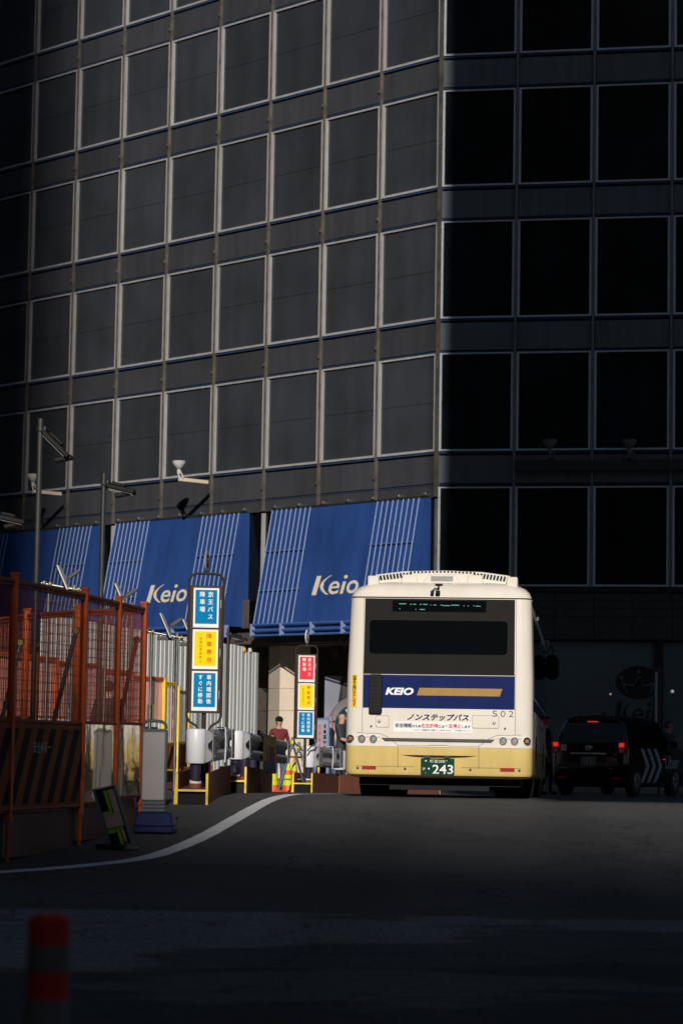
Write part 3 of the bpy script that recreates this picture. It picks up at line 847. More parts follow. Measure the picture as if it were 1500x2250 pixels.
rpanel('bumper_ridge', [(-1.0, .632), (1.0, .632), (1.0, .642), (-1.0, .642)], M['cream'], .006, .02)
# six round lamps
ring = MB().lathe([(.036, -.012), (.040, -.022), (.047, -.022), (.050, -.006), (.050, .02)], 20, axis='y').mesh('lamp_ring', M['chrome'], 40)
slat = MB()
for z in (-.014, .004, .022): slat.box(-.034, .034, -.017, -.010, z - .003 - .004, z + .003 - .004)
slat = slat.mesh('lamp_slat', M['chrome'])
lens = {k: MB().lathe([(.040, .01), (.038, -.008), (.02, -.013)], 20, axis='y').mesh('lens', M[k], 40) for k in ('lensamber', 'lensgrey', 'lensred')}
for px, k in ((773, 'lensamber'), (797, 'lensgrey'), (822, 'lensgrey'), (1101, 'lensgrey'), (1125.5, 'lensgrey'), (1151, 'lensamber')):
    x = bx(px); yo = 0 if abs(x) < 1.02 else .14 - math.sqrt(max(0, .14**2 - (abs(x) - 1.02)**2))
    o = link('lamp', ring, bus, (x, yo, bz(1622.5)), (0, 0, (-1 if x < 0 else 1) * (.35 if abs(x) > 1.04 else 0)))
    link('lens', lens[k], o); link('lamp_slat', slat, o)
# number plate, recess, reflectors, sensors
pr = Print(body.rear(.004)); pr.poly([(bx(882), bz(1656)), (bx(1045), bz(1656)), (bx(1020), bz(1659.5)), (bx(985), bz(1661)), (bx(935), bz(1661)), (bx(905), bz(1659.5))]); pr.build('plate_recess', M['black'], bus)
for px in (938, 981): rpanel('plate_lamp', [(bx(px-7), bz(1661)), (bx(px+7), bz(1661)), (bx(px+6), bz(1657)), (bx(px-6), bz(1657))], M['darksteel'], .03, .03)
np_ = rpanel('number_plate', rr(bx(925), bx(997), bz(1698), bz(1662.3), .012), M['plate'], .022, .02)
def plate(pr):
    pr.text('杉並200', bx(944), bz(1672), bx(977) - bx(944), .042, 0); pr.text('243', bx(950), bz(1695.5), bx(994.5) - bx(950), .113, .012)
    pr.text('か', bx(929), bz(1688), .035, .036, .01); pr.disc(bx(942.5), bz(1684.5), .011); pr.disc(bx(936), bz(1668), .010)
    pr.disc(bx(936), bz(1694), .005); pr.disc(bx(981), bz(1667.5), .005)
bprint('plate_text', .0255, plate, M['white'], np_)
for x0, x1 in ((798, 828.5), (1095, 1126)):
    rpanel('reflector', rr(bx(x0), bx(x1), bz(1688), bz(1680.5), .006), M['reflex'], .01, .02)
for px in (789, 891, 1031, 1136):
    MB().lathe([(.015, .02), (.015, -.006), (.011, -.009)], 12, (bx(px), .0, bz(1685.5)), 'y').build('parking_sensor', M['darksteel'], bus)
# yellow warning sticker on the left corner pillar
def corner_y(x, z, off):
    yo = 0 if abs(x) < body.w(z) - .14 else .14 - math.sqrt(max(0, .14**2 - (abs(x) - body.w(z) + .14)**2))
    return body.r(z) + yo - off
pr = Print(lambda x, z: (x, corner_y(x, z, .004), z))
for k in range(4):
    a, b = bx(773.5) + (bx(784.5) - bx(773.5)) * k / 4, bx(773.5) + (bx(784.5) - bx(773.5)) * (k + 1) / 4
    pr.poly([(a, bz(1555)), (b, bz(1555)), (b, bz(1484.5)), (a, bz(1484.5))])
st = pr.build('warning_sticker', M['yellow'], bus)
pr = Print(lambda x, z: (x, corner_y(x, z, .009), z))
pr.column('左すりぬけ', bx(779), bz(1485.5), .048, .0385, .02, 0)
pr.column('キケン', bx(779), bz(1485.5) - 5 * .0385 - .0, .050, .040, .03, 1)
pr.column('です', bx(779), bz(1485.5) - 5 * .0385 - 3 * .040, .036, .034, .02, 0)
pr.build('sticker_text', [M['blacktext'], M['redtext']], st)
# roof: air-conditioning pod with slots, centre unit, rear camera pair
pod = MB().prism([(-.94, 2.60), (-.92, 2.70), (-.85, 2.80), (-.5, 2.845), (0, 2.86), (.5, 2.845), (.85, 2.80), (.92, 2.70), (.94, 2.60)], 'y', .42, 3.2)
pod = pod.build('roof_pod', M['cream'], bus, smooth=30, bevel=.025)
sl = MB()
def top_z(x): return 2.86 - .015 * (abs(x) / .5) if abs(x) < .5 else 2.845 - .045 * (abs(x) - .5) / .35
for s_ in (-1, 1):
    for k in range(11):
        x = s_ * (.40 + k * .042); zc = top_z(x) - .03
        Mx = Matrix.Translation((x, .41, zc - .022)) @ Matrix.Rotation(s_ * .25, 4, 'Y')
        sl.box(-.012, .012, -.004, .03, -.03, .03, 0, Mx)
for k in range(18):
    x = -.40 + k * .047; sl.box(x - .011, x + .011, .405, .44, top_z(x) - .026, top_z(x) - .008)
tag(sl.build('vent_slot', M['black'], pod), kind='stuff')
c_ = MB().prism([(-.27, 2.66), (-.17, 2.80), (.17, 2.80), (.27, 2.66)], 'y', .30, .55).build('roof_unit', M['cream'], bus, bevel=.015)
MB().box(-.14, .14, .292, .31, 2.715, 2.775).build('roof_unit_grille', M['lensgrey'], c_)
MB().box(-.29, .29, .26, .36, 2.652, 2.666).build('roof_unit_base', M['darksteel'], c_)
for s_, x in ((-1, -.86), (1, .88)):
    MB().box(x - .07, x + .07, .22, .55, 2.62, 2.77).build('roof_cover', M['cream'], bus, bevel=.02)
for x0, x1 in ((-.52, -.30), (.30, .52)):
    MB().prism([(x0, 2.67), (x0 + .02, 2.80), (x1 - .02, 2.80), (x1, 2.67)], 'y', .36, .43).build('pod_cover', M['cream'], bus, bevel=.015)
cm_ = thing('rear_camera', None, None); cm_.parent = bus
b = MB(); b.box(-.045, .045, .12, .22, 2.655, 2.668); b.tube((0, .13, 2.66), (0, .07, 2.60), .012); b.path([(0, .08, 2.605), (-.05, .06, 2.60), (-.075, .06, 2.57)], .008); b.build('camera_bracket', M['black'], cm_)
for x, w_ in ((-.075, .02), (-.005, .028)):
    MB().box(x - w_, x + w_, .01, .085, 2.525, 2.575).build('camera_head', M['black'], cm_, bevel=.01)
cm_.location = (bx(957), 0, 0)
# sides: windows, gutters, wheels
for sgn in (-1, 1):
    for k in range(6):
        y0 = .75 + k * 1.36
        body.side([(y0, 1.28), (y0 + 1.26, 1.28), (y0 + 1.26, 1.53), (y0 + 1.26, 2.3), (y0, 2.3), (y0, 1.53)], .006, .012, sgn).build('side_window', M['glass'], bus)
    body.side([(.3, 1.11), (8.8, 1.11), (8.8, 1.25), (.3, 1.25)], .005, .01, sgn).build('side_stripe', M['navy'], bus)
    MB().tube((sgn * 1.128, .2, 2.47), (sgn * 1.128, 8.6, 2.47), .014).build('rain_gutter', M['darksteel'], bus)
    for y, dual in ((2.0, True), (6.95, False)):
        arch = [(y + .56 * math.cos(a), .27 + max(0, .56 * math.sin(a))) for a in [PI * k / 12 for k in range(13)]]
        body.side(arch, .004, .01, sgn).build('wheel_arch', M['black'], bus)
        wd = .52 if dual else .27
        x1 = sgn * 1.135
        tyre = MB().lathe([(.30, 0), (.42, .015), (.45, .04), (.45, wd - .04), (.42, wd - .015), (.30, wd)], 24, axis='x')
        wheel = tyre.build('wheel', M['rubber'], bus, (x1 - (wd if sgn > 0 else 0), y, .45 - .006 * y))
        MB().lathe([(.06, -.03), (.12, -.02), (.24, .03), (.29, .0)], 20, axis='x').build('rim', M['steel'], wheel, ((wd + .002) if sgn > 0 else -.002, 0, 0), (0, 0, 0 if sgn < 0 else PI))
    if sgn > 0:
        m_ = MB(); m_.path([(1.08, 8.85, 2.42), (1.18, 8.95, 2.46), (1.26, 8.98, 2.36), (1.26, 8.98, 2.2)], .018); m_.tube((1.10, 8.85, 2.2), (1.24, 8.97, 2.36), .014)
        a_ = m_.build('mirror_arm', M['darksteel'], bus)
        MB().prism(rr(1.14, 1.36, 1.84, 2.24, .10), 'y', 8.93, 9.02).build('mirror', M['black'], a_, bevel=.03)
        MB().box(1.12, 1.20, 8.9, 8.98, 2.36, 2.46).build('side_camera', M['steel'], a_, bevel=.01)
        MB().box(1.165, 1.19, 5.2, 5.3, .95, 1.0).build('side_indicator', M['lensamber'], bus)
        MB().box(1.125, 1.16, 3.0, 3.06, 2.40, 2.45).build('marker_light', M['lampwhite'], bus)
under = MB().box(-.30, .30, 1.0, 8.5, .17, .275).box(-.62, .62, .3, 1.75, .10, .262).box(-1.0, 1.0, .3, 1.75, .155, .2615).box(-1.0, 1.0, 3.1, 6.2, .20, .275)
under.build('underbody', M['black'], bus)
# ------------------------------------------------------------------ street works: materials
M['hoard'] = pbr('painted_hoarding', (.62, .64, .62), .6, var=.05, scale=1.5, spec=.25, wear=((.40, .38, .35), .2, 3))
M['orange'] = pbr('orange_paint', (.62, .105, .02), .55, var=.18, scale=8, spec=.25, rnd=.15, wear=((.30, .07, .03), .5, 7))
M['yellowp'] = pbr('yellow_paint', (.80, .56, .015), .5, var=.10, scale=8, wear=((.38, .26, .03), .3, 9))
M['amber'] = pbr('faded_amber_paint', (.80, .36, .03), .5, var=.15, scale=8)
M['redwire'] = pbr('red_brown_wire', (.26, .055, .03), .6, spec=.2)
M['pink'] = pbr('pink_vinyl', (.80, .34, .28), .4, var=.14, scale=1.2, alpha=.86, bump=.5, bscale=4)
M['pinkclear'] = pbr('faded_pink_vinyl', (.78, .42, .36), .3, var=.1, alpha=.45, bump=.5, bscale=5)
M['brown'] = pbr('red_brown_steel', (.17, .058, .040), .6, spec=.25, var=.14, scale=4, wear=((.10, .05, .04), .35, 7))
M['skirt'] = pbr('brown_plastic_block', (.075, .026, .020), .6, var=.15, scale=5)
M['foil'] = pbr('creased_clear_sheet', (.50, .46, .40), .13, .9, var=.12, scale=2.2, bump=.6, bscale=2.6)
M['greyrail'] = pbr('grey_rail_paint', (.27, .27, .29), .45, var=.08, scale=6, spec=.3)
M['whitecush'] = pbr('white_plastic', (.70, .70, .74), .32, var=.04, scale=4, coat=.2, wear=((.5, .5, .5), .1, 12))
M['navypost'] = pbr('dark_navy_post', (.024, .022, .042), .5, var=.15, spec=.2)
M['signbrown'] = pbr('dark_brown_frame', (.040, .026, .020), .5, var=.12, spec=.2)
M['sgblue'] = pbr('cyan_blue_print', (.0, .20, .44), .75, var=.02, spec=.1)
M['sgyellow'] = pbr('yellow_print', (.82, .66, .010), .75, var=.02, spec=.1)
M['sgred'] = pbr('coral_red_print', (.76, .05, .07), .75, var=.02, spec=.1)
M['orangetext'] = pbr('orange_red_print', (.70, .10, .02), .75, spec=.1)
M['boardwhite'] = pbr('scuffed_white_board', (.52, .49, .49), .5, var=.06, scale=2, wear=((.25, .25, .25), .12, 9))
M['boardgrey'] = pbr('grey_green_plastic', (.12, .15, .15), .5, var=.08)
M['bluebase'] = pbr('blue_water_tank', (.014, .020, .10), .5, var=.1, spec=.2)
M['solar'] = pbr('solar_glass', (.012, .014, .02), .15)
M['brass'] = pbr('brass_clamp', (.35, .27, .10), .4, .8)
M['dullorange'] = pbr('dark_orange_sheet', (.26, .062, .018), .7, var=.25, scale=4, spec=.2, wear=((.06, .03, .02), .5, 4))  # darker orange than the posts, with dark blotches
M['redfilm'] = pbr('thin_red_film', (.42, .15, .12), .4, var=.2, alpha=.22, bump=.3, bscale=4)
M['polegrey'] = pbr('dull_grey_pole', (.03, .03, .03), .5, .1, var=.2, scale=9)
def tarp():
    m = pbr('camouflage_cloth', (.17, .14, .045), .7, var=.2, scale=20, bump=.6, bscale=30)
    return m
M['tarp'] = tarp()
M['tarpred'] = pbr('dull_red_cloth', (.085, .028, .028), .7, var=.3, scale=14, bump=.5)
M['tarpnavy'] = pbr('navy_cloth', (.02, .028, .06), .7, var=.3, scale=14, bump=.5)
M['lime'] = pbr('lime_reflective', (.12, .28, .02), .5)
M['palereflect'] = pbr('pale_reflective_sheet', (.30, .25, .25), .3, .2, var=.15, scale=14)
M['frameblue'] = pbr('blue_grey_tube', (.06, .09, .125), .45)
M['cone_o'] = pbr('orange_cone', (.72, .10, .03), .5, var=.08)
M['cone_y'] = pbr('fluorescent_yellow_tape', (.62, .66, .01), .5, spec=.2)

# ------------------------------------------------------------------ white steel hoarding: every panel a sheet of its own
h0 = at(330, 1600, 52.0); h1 = at(553, 1600, 57.2); hd = Vector((h1.x - h0.x, h1.y - h0.y, 0)); hl = hd.length; hd.normalize()
def hoard_profile(w):
    r = .016
    pts = [(0, 0), (w*.03, -r), (w*.06, -r), (w*.09, 0), (w*.47, -.003), (w*.50, -r), (w*.53, -r), (w*.56, 0), (w*.98, -.003), (w, 0)]
    return pts + [(x, y + .004) for x, y in reversed(pts)]
hoarding = thing('hoarding', 'tall white ribbed steel hoarding behind the bus stop signs', 'hoarding', (h0.x, h0.y, gz(h0.y)), math.atan2(hd.y, hd.x))
PW = .42; k0 = -12
for k in range(k0, int(hl / PW) + 1):
    y = h0.y + hd.y * k * PW
    topz = 2.30 - .017 * k * PW - (.10 if k >= int(hl / PW) - 1 else 0) + EYE - gz(h0.y)
    b = MB().prism(hoard_profile(PW - .006), 'z', .02 + gz(y) - gz(h0.y), topz + random.uniform(-.006, .006))
    b.build('panel', M['hoard'], hoarding, (k * PW, random.uniform(-.006, .006), 0))
for z in (.6, 1.7, 2.7): MB().tube((k0 * PW, .06, z), (hl - .1, .06, z), .024).build('pipe', M['steel'], hoarding)
MB().lathe([(.04, 0), (.05, .04), (.03, .09)], 10).build('warning_lamp', M['amber'], hoarding, (hl - .55, 0, topz))
MB().lathe([(.04, 0), (.05, .04), (.03, .09)], 10).build('warning_lamp', M['lampwhite'], hoarding, (hl - .2, 0, topz))
pr = Print(lambda x, z: (x, -.045, z)); pr.rect(0, .34, 0, .26, 0); pr.rect(.03, .31, .19, .23, 1); pr.rect(.03, .28, .10, .13, 2); pr.rect(.03, .30, .04, .07, 1)
pr.build('notice', [M['white'], M['redtext'], M['darksteel']], hoarding, (PW * 4, 0, 1.1))

# ------------------------------------------------------------------ fences made of separate panels
def stripes_poly(W, z0, z1, pitch, wd, slope):
    out = []
    x = -slope * (z1 - z0)
    while x < W:
        a = [(x, z0), (x + wd, z0), (x + wd + slope * (z1 - z0), z1), (x + slope * (z1 - z0), z1)]
        # clip to 0..W
        def clip(poly, lim, keep):
            res = []
            for i in range(len(poly)):
                p, q = poly[i], poly[(i+1) % len(poly)]
                pi, qi = keep(p[0]), keep(q[0])
                if pi: res.append(p)
                if pi != qi:
                    t = (lim - p[0]) / (q[0] - p[0]); res.append((lim, p[1] + t*(q[1]-p[1])))
            return res
        a = clip(a, 0.0, lambda v: v >= 0)
        if a: a = clip(a, W, lambda v: v <= W)
        if len(a) > 2: out.append(a)
        x += pitch
    return out
def fence_span(p0, p1, top, label, post_m, lower=None, mesh=None, vinyl=None, mid=.30, low=-.50, skirt=True, post_r=.03, text=None, both=False, rail_m=None, group='fence panels of the street works', name='fence_panel'):
    """one panel from p0 to p1; top, mid, low are heights above the viewer's eye; stands on the road"""
    d = Vector((p1.x - p0.x, p1.y - p0.y, 0)); W = d.length; a = math.atan2(d.y, d.x)
    g0 = gz(p0.y); g1 = gz(p1.y)
    t = thing(name, label, 'fence', (p0.x, p0.y, g0), a, group)
    Z = lambda e: e + EYE - g0
    posts = [0, W] if both else [0]
    for x in posts:
        o = MB().box(x - post_r, x + post_r, -post_r, post_r, Z(low) - .10, Z(top) + .05)
        o = o.build('post', post_m, t, bevel=.006)
        MB().box(x - post_r*1.15, x + post_r*1.15, -post_r*1.15, post_r*1.15, Z(top) + .052, Z(top) + .075).build('post_cap', post_m, o)
        f = MB().tube((x, 0, (g1 - g0) * x / W + .005), (x, 0, Z(low) - .101), .02); f.build('foot', post_m, o)
    rm = rail_m or M['redwire']
    for z, r in ((top, .021), (top - .035, .013)):
        MB().tube((.03, 0, Z(z)), (W - .03, 0, Z(z)), r).build('rail', rm, t)
    MB().tube((.03, 0, Z(mid)), (W - .03, 0, Z(mid)), .018).build('rail', rm, t)
    if mesh:
        m = MB(); n = int(W / mesh); hgt = top - mid
        for i in range(1, n): m.tube((i * W / n, 0, Z(mid)), (i * W / n, 0, Z(top)), .0033, 4)
        nz = int(hgt / .085)
        for i in range(1, nz + 1): m.tube((0, .004, Z(mid) + i * hgt / (nz + .5)), (W, .004, Z(mid) + i * hgt / (nz + .5)), .0034, 4)
        tag(m.build('wire_mesh', M['redwire'], t), kind='stuff')
    if vinyl:
        v = MB(); n = 12
        for i in range(n + 1):
            x = .02 + (W - .04) * i / n; yy = .02 + .018 * math.sin(i * 2.3 + W * 7) + .01 * math.sin(i * 5.1)
            v.v += [(x, yy, Z(mid) - .01), (x, yy * .6 + .01, Z(top) - .04)]
        for i in range(n): v.f.append((2*i, 2*i+2, 2*i+3, 2*i+1)); v.m.append(0)
        v.build('vinyl_sheet', vinyl, t)
    if lower:
        MB().tube((.03, 0, Z(low)), (W - .03, 0, Z(low)), .018).build('rail', rm, t)
        if lower == 'stripe':
            s = MB().box(.02, W - .02, -.012, .002, Z(low) + .01, Z(mid) - .02).build('striped_sheet', M['dullorange'], t)
            pr = Print(lambda x, z: (x, -.016, z))
            for q in stripes_poly(W - .06, Z(low) + .04, Z(mid) - .06, .34, .15, .62): pr.poly([(x + .03, z) for x, z in q])
            pr.build('stripe', M['blacktext'], s)
            if text:
                pr = Print(lambda x, z: (x, -.020, z)); pr.text(text, W * .28, Z(mid) - .27, W * .24, .10, 0); tag(pr.build('lettering', M['greyrail'], s), kind='stuff')
        else:
            v = MB(); n = 10
            for i in range(n + 1):
                x = .02 + (W - .04) * i / n
                v.v += [(x, -.012 + .012 * math.sin(i * 1.9), Z(low) + .01), (x, -.014 + .015 * math.sin(i * 1.3 + 1), Z((low + mid) / 2)), (x, -.012, Z(mid) - .01)]
            for i in range(n):
                for k in range(2): v.f.append((3*i+k, 3*i+3+k, 3*i+4+k, 3*i+1+k)); v.m.append(0)
            v.build('clear_sheet', lower, t)
    if skirt:
        MB().box(.0, W, .05, .30, .02 + min(0, g1 - g0), Z(low) - .03).build('base_block', M['skirt'], t, bevel=.02)
    return t
def E(px, top_y, zt): # post: position from where its top shows and its height above the eye
    d = 20.0
    while at(px, top_y, d).z - EYE < zt: d += .05
    return at(px, top_y, d)
ZF = 1.37
P = [E(-130, 1248, ZF), E(33, 1276, ZF), E(188, 1308, ZF), E(262, 1326, ZF), E(318, 1338, ZF)]
SP = dict(mesh=.042, skirt=True)
fence_span(P[0], P[1], ZF, 'leftmost near fence panel, cut off by the photo edge', M['orange'], 'stripe', mid=.19, low=-.56, **SP)
fence_span(P[1], P[2], ZF, 'near orange mesh fence panel with striped lower sheet and white safety lettering', M['orange'], 'stripe', mid=.19, low=-.56, text='安全✚第一', **SP)
fence_span(P[2], P[3], ZF, 'near mesh fence panel with a shiny creased lower sheet, left of two', M['orange'], M['foil'], mid=.20, low=-.54, **SP)
fence_span(P[3], P[4], ZF, 'near mesh fence panel with a shiny creased lower sheet, beside the white board', M['orange'], M['foil'], mid=.21, low=-.50, both=True, **SP)
Q = [E(-120, 1378, ZF), E(60, 1352, ZF), E(174, 1343, ZF)]
fence_span(Q[0], Q[1], ZF, 'back mesh fence panel of the enclosure at the photo edge', M['orange'], None, mesh=.05, vinyl=M['redfilm'], mid=.2, low=-.4, skirt=False)
fence_span(Q[1], Q[2], ZF, 'back mesh fence panel between two bright orange posts', M['orange'], None, mesh=.05, vinyl=M['redfilm'], mid=.2, low=-.4, skirt=False)
fence_span(Q[2], Vector((P[4].x - .06, P[4].y + .12, 0)), ZF, 'back mesh fence panel meeting the corner post by the white board', M['orange'], None, mesh=.05, vinyl=M['redfilm'], mid=.2, low=-.4, skirt=False)
# braces of the enclosure: slanting tubes with clamps
def brace(px0, py0, px1, py1, d, mat, lab, r=.022):
    a = at(px0, py0, d); b = at(px1, py1, d - .3)
    k = (b.z - gz(b.y)) / (a.z - b.z); b = b + (b - a) * k
    t = thing('brace', lab, 'brace', b, 0, 'slanting braces of the fence')
    MB().tube((0, 0, .01), a - b, r, 10).build('tube', mat, t)
    q = a - b
    MB().lathe([(.03, -.03), (.04, 0), (.03, .03)], 10, q, 'y').build('clamp', M['brass'], t)
    MB().box(-.05, .05, -.05, .05, 0, .02).build('foot', mat, t)
brace(46, 1412, 3, 1590, 26.2, M['steel'], 'grey slanting brace at the far left behind the mesh')
brace(168, 1386, 117, 1592, 24.6, M['frameblue'], 'dark slanting brace beside the thick orange post')
brace(301, 1406, 268, 1560, 26.0, M['orange'], 'slanting brace just left of the white board')

# far pink fence with orange and yellow posts
f0 = at(-40, 1430, 38.4); f1 = at(78, 1445, 40); f2 = at(125, 1452, 40.7); f3 = at(220, 1472, 42.0); f4 = at(290, 1486, 43.0); f5 = at(361, 1503, 44); f6 = at(391, 1524, 44.6); f7 = at(414, 1530, 46.2)
far = [(f0, f1, 1.36, 'far pink vinyl fence panel at the left photo edge', 'o'), (f1, f2, 1.35, 'far narrow pink vinyl fence panel behind the left brace', 'o'), (f2, f3, 1.3, 'far pink vinyl fence panel left of the standing person', 'o'), (f3, f4, 1.22, 'far pink vinyl fence panel right of the standing person', 'o'), (f4, f5, 1.15, 'far pink vinyl fence panel beside the first yellow post', 'o'), (f5, f6, 1.08, 'pale pink fence panel with striped base between yellow posts', 'y'), (f6, f7, .96, 'pale pink fence panel with striped base next to the near bus stop sign', 'y')]
for a, b, tz, lab, kd in far:
    fence_span(a, b, tz, lab, M['orange'] if kd == 'o' else M['yellowp'], 'stripe' if kd == 'y' else None, vinyl=M['pink'] if kd == 'o' else M['pinkclear'], mid=.42 if kd == 'o' else .06, low=-.42, skirt=False, post_r=.034, rail_m=M['orange'] if kd == 'o' else M['yellowp'], group='far vinyl fence panels', both=(b is f7))
bw = thing('low_barrier', 'long red-brown barrier blocks along the foot of the far fence', 'barrier', (f0.x, f0.y, gz(40)), math.atan2(f7.y - f0.y, f7.x - f0.x))
LL = math.hypot(f7.x - f0.x, f7.y - f0.y); n = 8
for k in range(n): MB().box(k * LL / n + .01, (k+1) * LL / n - .01, -.30, -.08, -.06 - .0, .34 if k > 5 else 1.02).build('block', M['skirt'] if k < 6 else M['brown'], bw, bevel=.02)
# a poster board hanging on the far fence
p = at(157, 1540, 41.0)
t = thing('safety_poster', 'dark safety notice with red figures hung on the far pink fence', 'notice', p, R(20))
MB().box(-.07, .07, 0, .02, -.30, .26).build('board', M['frameblue'], t)
pr = Print(lambda x, z: (x, -.004, z)); pr.disc(0, .14, .035, 0); pr.rect(-.03, .03, -.02, .10, 0); pr.rect(-.05, .05, -.20, -.12, 1); pr.rect(-.04, .04, -.27, -.22, 1)
pr.build('print', [M['redtext'], M['greyrail']], t)
p = at(332, 1568, 43.2)
t = thing('olive_notice', 'small olive notice on the pale pink fence above the white board', 'notice', p, R(35))
MB().box(-.07, .07, 0, .02, -.15, .15).build('board', M['tarp'], t)

# ------------------------------------------------------------------ temporary lamp poles
def lamp_pole(px, py, d, h_px, lab, side=1, big=True):
    tp = at(px, py, d); g = gz(d)
    ps = M['polegrey']; t = thing('lamp_pole', lab, 'lamp pole', (tp.x, d, g), 0, 'temporary lamp poles')
    H = tp.z - g; r = .030
    MB().tube((0, 0, 0), (0, 0, H), r, 12).build('pole', ps, t)
    s = 1.0 if big else .9
    hz = H - .13
    b = MB(); b.lathe([(r + .012, -.02), (r + .012, .02)], 12, (0, 0, hz + .02)); b.tube((0, -.02, hz), (.07*s, -.05, hz - .03), .018); b.path([(.06*s, -.13, hz - .02), (.06*s, -.13, hz + .02), (.10*s, -.05, hz), (.06*s, .03, hz + .02)], .014)
    ar = b.build('bracket', M['darksteel'], t)
    Mx = Matrix.Translation((.05*s, -.05, hz - .02)) @ Matrix.Rotation(R(44 if big else 12), 4, 'Y')
    hd_ = MB(); hd_.box(0, .38*s, -.13, .13, -.035, .02, 0, Mx)
    hd_ = hd_.build('lamp_head', M['black'], t, bevel=.012)
    MB().box(.05, .24*s, -.07, .07, .022, .06, 0, Mx).build('driver_box', M['black'], hd_, bevel=.01)
    MB().box(.03, .35*s, -.11, .11, -.041, -.0365, 0, Mx).build('lens', M['lensgrey'], hd_)
    Mx2 = Matrix.Translation((.05*s + .24*s, -.05, hz - (.27 if big else .10) * s)) @ Matrix.Rotation(R(-12), 4, 'Y')
    MB().box(-.13, .06, -.08, .08, -.05, -.005, 0, Mx2).build('visor', M['black'], hd_, bevel=.008)
lamp_pole(90, 920, 27.0, 0, 'tall thin lamp pole with an angled black floodlight, left')
lamp_pole(229, 1040, 30.0, 0, 'shorter thin lamp pole with a flat black floodlight', big=False)
lamp_pole(-14, 1105, 28.6, 0, 'lamp pole at the photo edge showing only its lamp head', big=False)
lamp_pole(502, 1380, 50.0, 0, 'small distant lamp pole in front of the middle awning bottom', big=False)

# ------------------------------------------------------------------ solar warning lights clamped on scaffold pipes
def solar(px, py, d, lab):
    p = at(px, py, d); g = gz(d); s = d / 34.0
    t = thing('solar_light', lab, 'solar light', (p.x, d, g), 0, 'solar warning lights on pipes')
    H = p.z - g; w = .17 * s
    for x in (-w, w): MB().tube((x, 0, 0), (x, 0, H - .02), .024, 10).build('pipe', M['steel'], t)
    b = MB()
    b.tube((-w - .10*s, 0, H), (w + .09*s, 0, H - .09*s), .022, 10)
    cr = b.build('crossbar', M['steel'], t)
    for x, z in ((-w - .06*s, H - .005), (-w + .02, H - .02), (w, H - .08*s), (w + .06*s, H - .085*s)):
        MB().lathe([(.03, -.025), (.042, -.015), (.042, .015), (.03, .025)], 8, (x, 0, z), 'x').build('clamp', M['brass'], cr)
    Mx = Matrix.Translation((.02, -.02, H + .07*s)) @ Matrix.Rotation(R(66), 4, 'Y') @ Matrix.Rotation(R(3), 4, 'X')
    pn = MB().box(-.17*s, .17*s, -.14*s, .14*s, -.012, .0, 0, Mx).build('solar_panel', M['solar'], t)
    MB().box(-.175*s, .175*s, -.145*s, .145*s, .0015, .020, 0, Mx).build('panel_frame', M['lampwhite'], pn)
    Mx = Matrix.Translation((.15*s, 0, H + .12*s)) @ Matrix.Rotation(R(-35), 4, 'Y')
    b = MB(); b.box(-.08*s, .09*s, -.04*s, .04*s, -.025*s, .025*s, 0, Mx); b.tube((.08*s, 0, H + .08*s), (.06*s, 0, H - .04*s), .014)
    b.box(-.10*s, .12*s, -.05, .05, H - .12*s, H - .07*s)
    b.build('lamp', M['darksteel'], t, bevel=.008)
solar(136, 1282, 34.0, 'solar warning light on pipes, highest and leftmost')
solar(263, 1322, 37.0, 'solar warning light on pipes above the orange corner posts')
solar(362, 1387, 43.0, 'solar warning light on pipes left of the near bus stop sign')
solar(412, 1400, 46.0, 'solar warning light on pipes half hidden by the near bus stop sign')

